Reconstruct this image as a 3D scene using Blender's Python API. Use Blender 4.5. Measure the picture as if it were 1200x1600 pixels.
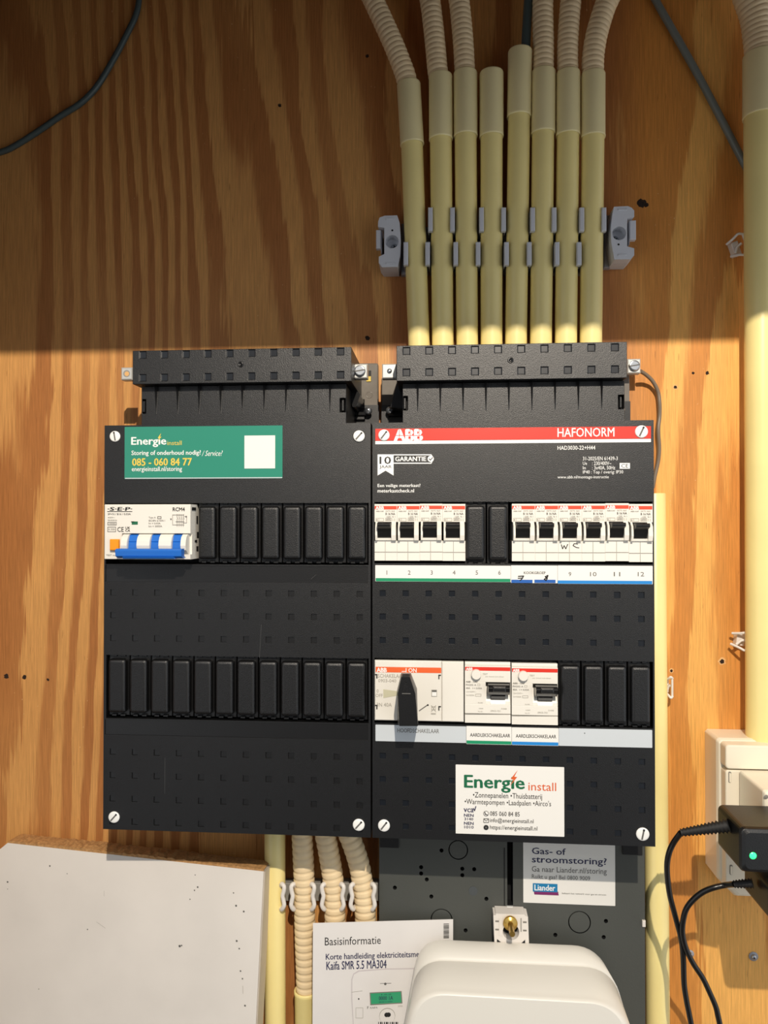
import bpy, bmesh, math, random
from mathutils import Vector, Matrix
random.seed(7)
for o in list(bpy.data.objects): bpy.data.objects.remove(o)
S = bpy.context.scene
COL = S.collection
# ------------------------------------------------------------------ camera
CAMLOC = Vector((0.0523, -0.6614, 1.4)); YAW, PITCH, ROLL = 0.0743, 0.0103, 0.0002; FPX = 1150.0
RM = Matrix.Rotation(YAW, 3, 'Z') @ Matrix.Rotation(PITCH, 3, 'X') @ Matrix.Rotation(ROLL, 3, 'Y')
cam = bpy.data.cameras.new('camera'); camo = bpy.data.objects.new('camera', cam); COL.objects.link(camo)
cam.sensor_fit = 'VERTICAL'; cam.sensor_height = 32.0; cam.lens = 32.0 * FPX / 1600.0
cam.clip_start = 0.01; cam.clip_end = 50
camo.matrix_world = Matrix.Translation(CAMLOC) @ (RM @ Matrix.Rotation(math.pi/2, 3, 'X')).to_4x4()
S.camera = camo
# ------------------------------------------------------------------ world, lamp, exposure
w = bpy.data.worlds.new('world'); S.world = w; w.use_nodes = True
w.node_tree.nodes['Background'].inputs[0].default_value = (0.92, 0.96, 1.0, 1)
w.node_tree.nodes['Background'].inputs[1].default_value = 0.95
LAMP = Vector((0.16, -1.0, 1.98))
l = bpy.data.lights.new('hall_lamp', 'POINT'); l.energy = 58; l.shadow_soft_size = 0.007; l.color = (1.0, 0.89, 0.75)
lo = bpy.data.objects.new('hall_lamp', l); COL.objects.link(lo); lo.location = LAMP
S.view_settings.view_transform = 'Standard'; S.view_settings.look = 'None'; S.view_settings.gamma = 1
S.view_settings.use_curve_mapping = False
S.view_settings.exposure = 0.0

# ------------------------------------------------------------------ materials
def lin(c):
    f = lambda v: (v/255)/12.92 if v/255 <= .04045 else ((v/255+.055)/1.055)**2.4
    return (f(c[0]), f(c[1]), f(c[2]), 1)
M = {}
def mat(name, rgb, rough=.5, metal=0, bump=0, bscale=900, var=0, vscale=60, spec=.5, coat=0, speck=0, speckc=(235,235,230), speckscale=900, emit=None):
    m = bpy.data.materials.new(name); m.use_nodes = True; nt = m.node_tree; N = nt.nodes; L = nt.links
    b = N['Principled BSDF']; b.inputs['Base Color'].default_value = lin(rgb); b.inputs['Roughness'].default_value = rough
    b.inputs['Metallic'].default_value = metal; b.inputs['Specular IOR Level'].default_value = spec
    b.inputs['Coat Weight'].default_value = coat
    geo = N.new('ShaderNodeNewGeometry')
    col = None
    if var:
        n = N.new('ShaderNodeTexNoise'); n.inputs['Scale'].default_value = vscale; n.inputs['Detail'].default_value = 4; L.new(geo.outputs['Position'], n.inputs['Vector'])
        mx = N.new('ShaderNodeMix'); mx.data_type = 'RGBA'; mx.inputs[6].default_value = lin([max(0, c*(1-var)) for c in rgb]); mx.inputs[7].default_value = lin([min(255, c*(1+var)) for c in rgb])
        L.new(n.outputs['Fac'], mx.inputs[0]); col = mx.outputs[2]
    if speck:
        n = N.new('ShaderNodeTexNoise'); n.inputs['Scale'].default_value = speckscale; n.inputs['Detail'].default_value = 1; L.new(geo.outputs['Position'], n.inputs['Vector'])
        r = N.new('ShaderNodeMapRange'); r.inputs[1].default_value = .66; r.inputs[2].default_value = .74; r.inputs[4].default_value = speck; L.new(n.outputs['Fac'], r.inputs[0])
        mx = N.new('ShaderNodeMix'); mx.data_type = 'RGBA'; mx.inputs[6].default_value = lin(rgb); mx.inputs[7].default_value = lin(speckc)
        if col: L.new(col, mx.inputs[6])
        L.new(r.outputs[0], mx.inputs[0]); col = mx.outputs[2]
    if col: L.new(col, b.inputs['Base Color'])
    if bump:
        n = N.new('ShaderNodeTexNoise'); n.inputs['Scale'].default_value = bscale; n.inputs['Detail'].default_value = 3; L.new(geo.outputs['Position'], n.inputs['Vector'])
        bp = N.new('ShaderNodeBump'); bp.inputs['Strength'].default_value = bump; bp.inputs['Distance'].default_value = .0006
        L.new(n.outputs['Fac'], bp.inputs['Height']); L.new(bp.outputs[0], b.inputs['Normal'])
    if emit:
        b.inputs['Emission Color'].default_value = lin(rgb); b.inputs['Emission Strength'].default_value = emit
    M[name] = m; return m

def wood():
    m = bpy.data.materials.new('plywood'); m.use_nodes = True; nt = m.node_tree; N = nt.nodes; L = nt.links
    b = N['Principled BSDF']; geo = N.new('ShaderNodeNewGeometry')
    sep = N.new('ShaderNodeSeparateXYZ'); L.new(geo.outputs['Position'], sep.inputs[0])
    def math_(op, a, b_=None, c=None):
        n = N.new('ShaderNodeMath'); n.operation = op
        for i, v in enumerate((a, b_, c)):
            if v is None: continue
            if isinstance(v, (int, float)): n.inputs[i].default_value = v
            else: L.new(v, n.inputs[i])
        return n.outputs[0]
    def vec(sx, sz, ox=0, oz=0):
        c = N.new('ShaderNodeCombineXYZ')
        L.new(math_('MULTIPLY_ADD', sep.outputs[0], sx, ox), c.inputs[0]); L.new(math_('MULTIPLY_ADD', sep.outputs[2], sz, oz), c.inputs[2]); return c.outputs[0]
    def noise(v, detail=2, rough=.5, dist=0):
        n = N.new('ShaderNodeTexNoise'); n.inputs['Scale'].default_value = 1; n.inputs['Detail'].default_value = detail; n.inputs['Roughness'].default_value = rough
        n.inputs['Distortion'].default_value = dist; L.new(v, n.inputs['Vector']); return n.outputs['Fac']
    def ramp(f, a, bb, lo=0., hi=1.):
        r = N.new('ShaderNodeMapRange'); r.interpolation_type = 'SMOOTHSTEP'; r.inputs[1].default_value = a; r.inputs[2].default_value = bb
        r.inputs[3].default_value = lo; r.inputs[4].default_value = hi; L.new(f, r.inputs[0]); return r.outputs[0]
    def mixc(f, a, c, mode='MIX'):
        mx = N.new('ShaderNodeMix'); mx.data_type = 'RGBA'; mx.blend_type = mode
        if isinstance(f, (int, float)): mx.inputs[0].default_value = f
        else: L.new(f, mx.inputs[0])
        for i, v in ((6, a), (7, c)):
            if isinstance(v, tuple): mx.inputs[i].default_value = v
            else: L.new(v, mx.inputs[i])
        return mx.outputs[2]
    big = noise(vec(4.6, .72, 3.1, .4), 1.2, .4)
    wob = noise(vec(45, 7, 1, 2), 2, .5)
    field = math_('MULTIPLY_ADD', big, 10.0, math_('MULTIPLY', sep.outputs[0], 6))
    field = math_('MULTIPLY_ADD', wob, .75, field)
    jag = noise(vec(420, 16, 5, 1), 2, .6)
    field = math_('MULTIPLY_ADD', jag, .34, field)
    field = math_('ADD', field, ramp(sep.outputs[0], -.32, -.13, 0., 9.))
    fr = math_('FRACT', field)
    up = ramp(fr, .36, .56); dn = ramp(fr, .93, 1.0, 1., 0.)
    band = math_('MULTIPLY', up, dn)
    patch = noise(vec(9, 3, 8, 8), 2)
    band = math_('MULTIPLY', band, ramp(patch, .25, .55, .45, 1.))
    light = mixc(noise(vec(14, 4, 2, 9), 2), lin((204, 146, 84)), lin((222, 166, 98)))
    light = mixc(ramp(sep.outputs[0], .20, .24), light, lin((240, 178, 94)))  # stronger lamplight on the right, painted into the pale bands
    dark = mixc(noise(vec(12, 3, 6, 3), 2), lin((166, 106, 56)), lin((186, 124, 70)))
    dark = mixc(ramp(sep.outputs[0], .20, .24), dark, lin((208, 138, 64)))  # dark bands get the same painted lamplight on the right
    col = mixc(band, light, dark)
    fib = ramp(noise(vec(900, 30), 4, .65), .3, .72, .80, 1.10)
    cc = N.new('ShaderNodeCombineXYZ'); [L.new(fib, cc.inputs[i]) for i in range(3)]
    col = mixc(1.0, col, cc.outputs[0], 'MULTIPLY')
    # pores: short dark dashes
    pore = ramp(noise(vec(700, 60, 3, 3), 1), .70, .78)
    col = mixc(math_('MULTIPLY', pore, .45), col, lin((110, 62, 28)))
    # sawdust flecks on the upper half
    fl = ramp(noise(vec(520, 330, 9, 1), 1), .735, .77)
    fl = math_('MULTIPLY', fl, ramp(noise(vec(10, 6, 1, 7), 1), .45, .62))
    col = mixc(math_('MULTIPLY', fl, .7), col, lin((228, 190, 140)))
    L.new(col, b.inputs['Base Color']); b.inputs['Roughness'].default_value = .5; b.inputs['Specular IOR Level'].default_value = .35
    bp = N.new('ShaderNodeBump'); bp.inputs['Strength'].default_value = .35; bp.inputs['Distance'].default_value = .0004; L.new(fib, bp.inputs['Height']); L.new(bp.outputs[0], b.inputs['Normal'])
    M['plywood'] = m
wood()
mat('black_plastic', (7, 7, 8), .41, bump=.35, bscale=1800, spec=.66)
mat('black_smooth', (8, 8, 9), .40, bump=.15, bscale=1200, spec=.65)
mat('mark_floor_sheen', (22, 26, 32), .30)  # bluish tint paints the reflection caught by the square recesses
mat('scratch', (74, 74, 74), .5)
mat('black_gloss', (20, 20, 21), .22)
mat('black_deep', (10, 10, 11), .6)
mat('cable_black', (16, 15, 15), .3)
mat('rubber', (18, 17, 17), .65)
mat('pvc_cream', (242, 224, 152), .35, var=.04, vscale=25)
mat('pvc_sleeve', (246, 232, 178), .4, var=.03, vscale=25)
mat('hose_cream', (234, 210, 168), .45, var=.04, vscale=40)
mat('white_plastic', (226, 222, 212), .38)
mat('breaker_white', (226, 222, 212), .45)
mat('shade_grey', (150, 148, 142), .5)
mat('line_grey', (128, 124, 116), .6)
mat('red', (214, 52, 38), .4)
mat('red_band', (226, 74, 46), .45)
mat('orange_band', (230, 100, 50), .45)
mat('white_print', (236, 236, 232), .5)
mat('paper', (226, 222, 218), .6, var=.02, vscale=40)
mat('label_white', (230, 228, 222), .45)
mat('label_grey', (196, 202, 206), .5)
mat('ink', (30, 30, 30), .6)
mat('ink_soft', (96, 94, 90), .6)
mat('ink_faint', (160, 156, 146), .6)
mat('ink_navy', (38, 40, 78), .6)
mat('ink_yellow', (226, 196, 80), .5)
mat('green_sticker', (44, 134, 112), .35)
mat('green_stripe', (20, 140, 96), .5)
mat('green_dark', (22, 100, 66), .5)
mat('blue_stripe', (30, 130, 204), .5)
mat('blue_dark', (26, 90, 170), .5)
mat('blue_toggle', (28, 104, 196), .3)
mat('orange_button', (240, 150, 20), .35)
mat('orange_ink', (214, 92, 40), .5)
mat('ink_beige', (196, 192, 164), .6)
mat('teal_logo', (20, 120, 170), .5)
mat('purple_logo', (120, 36, 96), .5)
mat('clamp_grey', (206, 208, 214), .45)
mat('clamp_dark', (150, 152, 160), .5)
mat('cable_grey', (112, 118, 112), .4)
mat('cable_dark', (70, 84, 84), .4)
mat('wire_brown', (122, 108, 92), .4)
mat('board_grey', (74, 76, 72), .5, bump=.15, bscale=900)
mat('board_hole', (14, 15, 16), .7)
mat('board_plug', (72, 76, 78), .6)
mat('smoked', (118, 112, 104), .25, var=.12, vscale=120)
mat('steel', (176, 182, 190), .28, metal=.9)
mat('zinc', (206, 206, 202), .35, metal=.35)
mat('brass', (196, 160, 84), .28, metal=.9)
mat('clip_white', (226, 220, 212), .4)
mat('laminate', (226, 220, 212), .45, var=.05, vscale=16)
mat('laminate_edge', (196, 184, 168), .5, var=.05, vscale=40)
mat('chipboard', (164, 124, 78), .8, var=.35, vscale=420, bump=.8, bscale=500)
mat('socket_cream', (236, 226, 204), .35)
mat('led_green', (40, 250, 110), .3, emit=3.0)
mat('hole_dark', (40, 24, 14), .9)
mat('hole_rim', (224, 176, 116), .8)
mat('plaster', (190, 186, 178), .8)
mat('dark_board', (96, 66, 42), .7)
mat('blocker_dark', (62, 64, 70), .8)  # dark colour of the added wall that blocks reflections
mat('floor_tile', (96, 92, 88), .6)
mat('lcd', (52, 158, 112), .5)
mat('photo_grey', (204, 196, 196), .6)
mat('seam', (20, 20, 21), .6)

# ------------------------------------------------------------------ frames: a plane with two axes and its outward normal
class Fr:
    def __init__(s, O, u, n):
        s.O = Vector(O); s.u = Vector(u).normalized(); s.n = Vector(n).normalized(); s.v = s.u.cross(s.n) * -1
        s.v = s.n.cross(s.u)
        if s.v.z < 0: s.v = -s.v
    def pt(s, u, v, h=0): return s.O + s.u*u + s.v*v + s.n*h
    def at(s, x, y, h=0):
        d = RM @ Vector(((x-600)/FPX, 1, (800-y)/FPX)); O = s.O + s.n*h
        t = (O-CAMLOC).dot(s.n) / d.dot(s.n); p = CAMLOC + d*t - s.O
        return p.dot(s.u), p.dot(s.v)
    def rect(s, x0, y0, x1, y1, h=0):
        a, b, c, d = s.at(x0, y0, h), s.at(x1, y0, h), s.at(x1, y1, h), s.at(x0, y1, h)
        return (a[0]+d[0])/2, (c[1]+d[1])/2, (b[0]+c[0])/2, (a[1]+b[1])/2
    def wp(s, x, y, h=0):
        u, v = s.at(x, y, h); return s.pt(u, v, h)
W = Fr((0, 0, 1.4), (1, 0, 0), (0, -1, 0))

WL = {}          # world location of every object
class MB:
    def __init__(s): s.v = []; s.f = []; s.m = []; s.sm = []; s.mats = []
    def mi(s, name):
        if name not in s.mats: s.mats.append(name)
        return s.mats.index(name)
    def add(s, vs, fs, mt, smooth=False):
        b = len(s.v); s.v += [Vector(p) for p in vs]; k = s.mi(mt)
        for f in fs: s.f.append([b+i for i in f]); s.m.append(k); s.sm.append(smooth)
        return s
    def box(s, fr, u0, v0, u1, v1, h0, h1, mt, c=0, cb=None):
        """box in a frame; c = chamfer round the front face"""
        if cb is None: cb = c
        V = [fr.pt(u0, v0, h0), fr.pt(u1, v0, h0), fr.pt(u1, v1, h0), fr.pt(u0, v1, h0)]
        if c:
            V += [fr.pt(u0, v0, h1-cb), fr.pt(u1, v0, h1-cb), fr.pt(u1, v1, h1-cb), fr.pt(u0, v1, h1-cb)]
            V += [fr.pt(u0+c, v0+c, h1), fr.pt(u1-c, v0+c, h1), fr.pt(u1-c, v1-c, h1), fr.pt(u0+c, v1-c, h1)]
            F = [(3, 2, 1, 0), (8, 9, 10, 11)]
            for i in range(4):
                j = (i+1) % 4; F += [(i, j, 4+j, 4+i), (4+i, 4+j, 8+j, 8+i)]
        else:
            V += [fr.pt(u0, v0, h1), fr.pt(u1, v0, h1), fr.pt(u1, v1, h1), fr.pt(u0, v1, h1)]
            F = [(3, 2, 1, 0), (4, 5, 6, 7)] + [(i, (i+1) % 4, 4+(i+1) % 4, 4+i) for i in range(4)]
        return s.add(V, F, mt)
    def pbox(s, fr, x0, y0, x1, y1, h0, h1, mt, c=0, hp=None):
        u0, v0, u1, v1 = fr.rect(x0, y0, x1, y1, h1 if hp is None else hp)
        return s.box(fr, u0, v0, u1, v1, h0, h1, mt, c)
    def loft(s, rings, mt, smooth=False, cap0=True, cap1=True):
        n = len(rings[0]); V = [p for r in rings for p in r]; F = []
        for k in range(len(rings)-1):
            for i in range(n):
                j = (i+1) % n; F.append((k*n+i, k*n+j, (k+1)*n+j, (k+1)*n+i))
        s.add(V, F, mt, smooth)
        if cap0: s.add(rings[0], [tuple(range(n))[::-1]], mt)
        if cap1: s.add(rings[-1], [tuple(range(n))], mt)
        return s
    def cyl(s, p0, p1, r0, mt, r1=None, n=24, smooth=True, cap0=True, cap1=True):
        r1 = r0 if r1 is None else r1; p0 = Vector(p0); p1 = Vector(p1); z = (p1-p0).normalized()
        x = z.orthogonal().normalized(); y = z.cross(x)
        R = lambda p, r: [p + x*r*math.cos(2*math.pi*i/n) + y*r*math.sin(2*math.pi*i/n) for i in range(n)]
        return s.loft([R(p0, r0), R(p1, r1)], mt, smooth, cap0, cap1)
    def lathe(s, p0, axis, prof, mt, n=24, smooth=True, cap0=True, cap1=True):
        z = Vector(axis).normalized(); x = z.orthogonal().normalized(); y = z.cross(x); p0 = Vector(p0)
        return s.loft([[p0 + z*h + x*r*math.cos(2*math.pi*i/n) + y*r*math.sin(2*math.pi*i/n) for i in range(n)] for h, r in prof], mt, smooth, cap0, cap1)
    def disc(s, fr, u, v, r, h, mt, h0=None, n=20):
        a = fr.pt(u, v, h if h0 is None else h0); b = fr.pt(u, v, h)
        if h0 is None:
            return s.add([fr.pt(u+r*math.cos(2*math.pi*i/n), v+r*math.sin(2*math.pi*i/n), h) for i in range(n)], [tuple(range(n))], mt)
        return s.cyl(a, b, r, mt, n=n)
    def tube(s, pts, rad, mt, n=12, caps=True):
        pts = [Vector(p) for p in pts]; rings = []
        t0 = (pts[1]-pts[0]).normalized(); x = t0.orthogonal().normalized()
        for i, p in enumerate(pts):
            t = (pts[min(i+1, len(pts)-1)] - pts[max(i-1, 0)]).normalized()
            x = (x - t*x.dot(t)).normalized(); y = t.cross(x); r = rad(i) if callable(rad) else rad
            rings.append([p + x*r*math.cos(2*math.pi*k/n) + y*r*math.sin(2*math.pi*k/n) for k in range(n)])
        return s.loft(rings, mt, True, caps, caps)
    def prism(s, fr, outline, h0, h1, mt, holes=(), side=None, scale0=None):
        """outline and holes: lists of (u, v); holes go right through; front at h1, back at h0"""
        bm = bmesh.new(); loops = [outline] + list(holes); edges = []
        for lp in loops:
            vs = [bm.verts.new((a, b, 0)) for a, b in lp]
            edges += [bm.edges.new((vs[i], vs[(i+1) % len(vs)])) for i in range(len(vs))]
        bmesh.ops.triangle_fill(bm, edges=edges, use_beauty=True, use_dissolve=False)
        bm.verts.ensure_lookup_table(); idx = {v: i for i, v in enumerate(bm.verts)}
        P = [(v.co.x, v.co.y) for v in bm.verts]; T = [[idx[v] for v in f.verts] for f in bm.faces]; bm.free()
        s.add([fr.pt(a, b, h1) for a, b in P], T, mt); s.add([fr.pt(a, b, h0) for a, b in P], [t[::-1] for t in T], mt)
        for lp in loops:
            n = len(lp)
            s.add([fr.pt(a, b, h0) for a, b in lp] + [fr.pt(a, b, h1) for a, b in lp], [(i, (i+1) % n, n+(i+1) % n, n+i) for i in range(n)], side or mt)
        return s
    def build(s, name, parent=None, bevel=0, seg=2, weld=False, label=None):
        xs = [[p[i] for p in s.v] for i in range(3)]; c = Vector([(min(a)+max(a))/2 for a in xs])
        me = bpy.data.meshes.new(name); me.from_pydata([tuple(p-c) for p in s.v], [], s.f)
        for k in s.mats: me.materials.append(M[k])
        for i, p in enumerate(me.polygons): p.material_index = s.m[i]; p.use_smooth = s.sm[i]
        bm = bmesh.new(); bm.from_mesh(me)
        if weld: bmesh.ops.remove_doubles(bm, verts=bm.verts, dist=1e-6)
        if name not in FLAT: bmesh.ops.recalc_face_normals(bm, faces=bm.faces)
        bm.to_mesh(me); bm.free(); me.validate()
        o = bpy.data.objects.new(name, me); COL.objects.link(o)
        o.location = c - (WL[parent.name] if parent else Vector((0, 0, 0))); WL[o.name] = c
        if parent: o.parent = parent
        if bevel:
            md = o.modifiers.new('bevel', 'BEVEL'); md.width = bevel; md.segments = seg; md.limit_method = 'ANGLE'; md.angle_limit = math.radians(35)
        if label: o['label'] = label
        return o
FLAT = {'lettering'}
def tag(o, label, cat, group=None, kind=None):
    o['label'] = label; o['category'] = cat
    if group: o['group'] = group
    if kind: o['kind'] = kind
    return o
def thing(name, label, cat, loc, group=None):
    o = bpy.data.objects.new(name, None); o.empty_display_size = .02; COL.objects.link(o); o.location = Vector(loc); WL[o.name] = Vector(loc)
    return tag(o, label, cat, group)
def struct(o): o['kind'] = 'structure'; return o
def dup_tree(root, shift, label):
    r = root.copy(); COL.objects.link(r); r.location = root.location + shift; r['label'] = label; WL[r.name] = WL[root.name] + shift
    for ch in [o for o in root.children]:
        c = ch.copy(); COL.objects.link(c); c.parent = r; WL[c.name] = WL[ch.name] + shift
        for g in ch.children:
            d = g.copy(); COL.objects.link(d); d.parent = c
    return r
def dup_part(o, shift, parent=None):
    c = o.copy(); COL.objects.link(c); c.parent = parent or o.parent; c.location = o.location + shift; WL[c.name] = WL[o.name] + shift
    return c

def circ(u, v, r, n=20): return [(u+r*math.cos(2*math.pi*i/n), v+r*math.sin(2*math.pi*i/n)) for i in range(n)]
def rrect(u0, v0, u1, v1, r, n=4):
    o = []
    for cx, cy, a in ((u1-r, v0+r, -90), (u1-r, v1-r, 0), (u0+r, v1-r, 90), (u0+r, v0+r, 180)):
        for i in range(n+1):
            t = math.radians(a + 90*i/n); o.append((cx+r*math.cos(t), cy+r*math.sin(t)))
    return o
def catmull(P, k=8):
    P = [Vector(p) for p in P]; Q = [P[0]*2-P[1]] + P + [P[-1]*2-P[-2]]; out = []
    for i in range(1, len(Q)-2):
        a, b, c, d = Q[i-1:i+3]
        for j in range(k):
            t = j/k; out.append(.5*((2*b)+(c-a)*t+(2*a-5*b+4*c-d)*t*t+(3*b-a-3*c+d)*t**3))
    out.append(P[-1]); return out
def resample(P, step):
    out = [P[0]]; acc = 0
    for a, b in zip(P, P[1:]):
        L = (b-a).length; t = step-acc
        while t <= L: out.append(a+(b-a)*(t/L)); t += step
        acc = (acc+L) % step
    return out

# ------------------------------------------------------------------ lettering (flat print)
_tc = {}
def text_mesh(s):
    key = s
    if key in _tc: return _tc[key]
    cu = bpy.data.curves.new('t', 'FONT'); cu.body = s; cu.resolution_u = 2; cu.fill_mode = 'FRONT'
    ob = bpy.data.objects.new('t', cu); COL.objects.link(ob); dg = bpy.context.evaluated_depsgraph_get()
    me = bpy.data.meshes.new_from_object(ob.evaluated_get(dg)); vs = [v.co.copy() for v in me.vertices]; fs = [list(p.vertices) for p in me.polygons]
    bpy.data.objects.remove(ob); bpy.data.curves.remove(cu); bpy.data.meshes.remove(me)
    _tc[key] = (vs, fs); return _tc[key]
def lettering(parent, fr, items, h, name='lettering', parent_build=True, label=None):
    mb = MB(); k = 0
    for it in items:
        k += 1; hh = h + .00012 + .000012*k; ty = it[0]
        if ty == 't':
            _, s, (x0, y0, x1, y1), mt = it[:4]; bold = it[4] if len(it) > 4 else 0; it_ = it[5] if len(it) > 5 else 0
            vs, fs = text_mesh(s); a0 = min(v.x for v in vs); a1 = max(v.x for v in vs); b0 = min(v.y for v in vs); b1 = max(v.y for v in vs)
            u0, v0, u1, v1 = fr.rect(x0, y0, x1, y1, h)
            if len(s) == 1:                      # keep the glyph's own proportions
                wd_ = (a1-a0)/(b1-b0)*(v1-v0); uc_ = (u0+u1)/2; u0, u1 = uc_-wd_/2, uc_+wd_/2
            bd = bold*.75
            offs = [(0, 0)] + ([(-bd, 0), (bd, 0), (0, -bd*.55), (0, bd*.55)] if bold > .008 else [])
            sx, sy = (u1-u0)/(a1-a0+2*bd), (v1-v0)/(b1-b0)
            for j, (ox, oy) in enumerate(offs):
                P = [fr.pt(u0+(v.x-a0+ox+bd)*sx+it_*((v.y-b0)/(b1-b0)-.5)*(v1-v0), v0+(v.y-b0+oy)*sy, hh+j*2e-6) for v in vs]
                mb.add(P, fs, mt)
        elif ty == 'r':
            _, (x0, y0, x1, y1), mt = it; u0, v0, u1, v1 = fr.rect(x0, y0, x1, y1, h)
            mb.add([fr.pt(u0, v0, hh), fr.pt(u1, v0, hh), fr.pt(u1, v1, hh), fr.pt(u0, v1, hh)], [(0, 1, 2, 3)], mt)
        elif ty == 'p':
            _, pts, mt = it; mb.add([fr.pt(*fr.at(x, y, h), hh) for x, y in pts], [tuple(range(len(pts)))], mt)
        elif ty == 'c':
            _, (x, y, r), mt = it; u, v = fr.at(x, y, h); u2, _v = fr.at(x+r, y, h); mb.disc(fr, u, v, abs(u2-u), hh, mt, n=16)
        elif ty == 'l':
            _, pts, wd, mt = it; Q = [Vector(fr.at(x, y, h)) for x, y in pts]; wd = wd*.00052/2
            for a, b in zip(Q, Q[1:]):
                d = (b-a).normalized(); nn = Vector((-d.y, d.x))*wd; a2 = a-d*wd*.7; b2 = b+d*wd*.7
                mb.add([fr.pt(*(a2-nn), hh), fr.pt(*(b2-nn), hh), fr.pt(*(b2+nn), hh), fr.pt(*(a2+nn), hh)], [(0, 1, 2, 3)], mt)
        elif ty == 'o':
            _, (x0, y0, x1, y1), wd, mt = it
            for a, b in (((x0, y0), (x1, y0)), ((x1, y0), (x1, y1)), ((x1, y1), (x0, y1)), ((x0, y1), (x0, y0))):
                Q = [Vector(fr.at(*a, h)), Vector(fr.at(*b, h))]; d = (Q[1]-Q[0]).normalized(); nn = Vector((-d.y, d.x))*wd*.00026
                mb.add([fr.pt(*(Q[0]-nn), hh), fr.pt(*(Q[1]-nn), hh), fr.pt(*(Q[1]+nn), hh), fr.pt(*(Q[0]+nn), hh)], [(0, 1, 2, 3)], mt)
    return mb.build(name, parent, label=label)

mm = .001
# ================================================================== SETTING
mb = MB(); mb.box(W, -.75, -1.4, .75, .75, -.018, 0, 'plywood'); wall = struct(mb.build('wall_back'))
mb = MB(); mb.box(W, -.468, -1.4, -.45, .5595, .0005, .3495, 'dark_board'); struct(mb.build('wall_left'))
mb = MB(); mb.box(W, -1.0, -1.4, 1.0, 1.0, 2.4, 2.45, 'blocker_dark'); struct(mb.build('wall_reflection_block'))  # unseen wall added behind the camera to keep cover reflections dark
zl = 1.5556 - 1.4 + (LAMP.z-1.5556)*.365
mb = MB(); mb.box(W, -.75, zl, .75, .749, .35, .365, 'dark_board'); struct(mb.build('trim_1'))
mb = MB(); mb.box(W, -.75, .560, .75, .578, .0005, .3495, 'dark_board'); struct(mb.build('ceiling'))
mb = MB(); mb.box(W, -1.3, -1.42, 1.3, -1.4005, -.018, 2.45, 'floor_tile'); struct(mb.build('floor'))

# holes left in the plywood, each a small pit with a torn pale rim
for k, (x, y, r) in enumerate([(1055, 605, 2.6), (10, 1057, 2.4), (38, 1058, 2.2), (1083, 583, 1.2), (1049, 1048, 2.0), (1128, 1034, 3.4), (1110, 1166, 3), (574, 528, 2.2), (1003, 318, 4), (1010, 320, 2.2), (1105, 583, 1.6), (75, 1062, 1.3), (574, 88, 1.6), (437, 165, 1.6)]):
    u, v = W.at(x, y, 0); rr = r*.00057; m_ = MB()
    n = 14; ro = [random.uniform(.8, 1.25) for _ in range(n)]
    o_ = [(u+rr*1.7*ro[i]*math.cos(2*math.pi*i/n), v+rr*1.7*ro[i]*math.sin(2*math.pi*i/n)) for i in range(n)]
    i_ = [(u+rr*ro[i]*math.cos(2*math.pi*i/n), v+rr*ro[i]*math.sin(2*math.pi*i/n)) for i in range(n)]
    m_.loft([[W.pt(a, b, .00002) for a, b in o_], [W.pt(a, b, .00025) for a, b in i_]], 'hole_rim' if k in (0, 4, 5, 6) else 'hole_dark', cap0=False, cap1=False)
    m_.add([W.pt(a, b, .00012) for a, b in i_], [tuple(range(n))], 'hole_dark')
    m_.build('nail_hole', wall)

# ================================================================== PLATE WITH RECESSES
def recess_plate(mb, X0, Z0, X1, Z1, hf, hb, rec, mt, fr=W):
    """front plate with rectangular recesses rec = (u0, v0, u1, v1, depth[, material])"""
    xs = sorted(set([round(a, 6) for a in [X0, X1] + [r[0] for r in rec] + [r[2] for r in rec]])); xs = [x for x in xs if X0-1e-6 <= x <= X1+1e-6]
    zs = sorted(set([round(a, 6) for a in [Z0, Z1] + [r[1] for r in rec] + [r[3] for r in rec]])); zs = [z for z in zs if Z0-1e-6 <= z <= Z1+1e-6]
    def dep(x, z):
        d = 0; m_ = mt
        for r in rec:
            if r[0] < x < r[2] and r[1] < z < r[3] and r[4] > d: d = r[4]; m_ = r[5] if len(r) > 5 else mt
        return hf-d, m_
    nx, nz = len(xs)-1, len(zs)-1
    H = [[dep((xs[i]+xs[i+1])/2, (zs[j]+zs[j+1])/2) for j in range(nz)] for i in range(nx)]
    for i in range(nx):
        for j in range(nz):
            h, m_ = H[i][j]; a, b, c, d = xs[i], xs[i+1], zs[j], zs[j+1]
            mb.add([fr.pt(a, c, h), fr.pt(b, c, h), fr.pt(b, d, h), fr.pt(a, d, h)], [(0, 1, 2, 3)], m_)
            for (di, dj, p, q) in ((1, 0, (b, c), (b, d)), (0, 1, (b, d), (a, d)), (-1, 0, (a, d), (a, c)), (0, -1, (a, c), (b, c))):
                ii, jj = i+di, j+dj
                h2 = H[ii][jj][0] if 0 <= ii < nx and 0 <= jj < nz else hb
                if h2 < h - 1e-7: mb.add([fr.pt(*p, h2), fr.pt(*q, h2), fr.pt(*q, h), fr.pt(*p, h)], [(0, 1, 2, 3)], mt)
    mb.add([fr.pt(X0, Z0, hb), fr.pt(X1, Z0, hb), fr.pt(X1, Z1, hb), fr.pt(X0, Z1, hb)], [(3, 2, 1, 0)], mt)
    return mb

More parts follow.
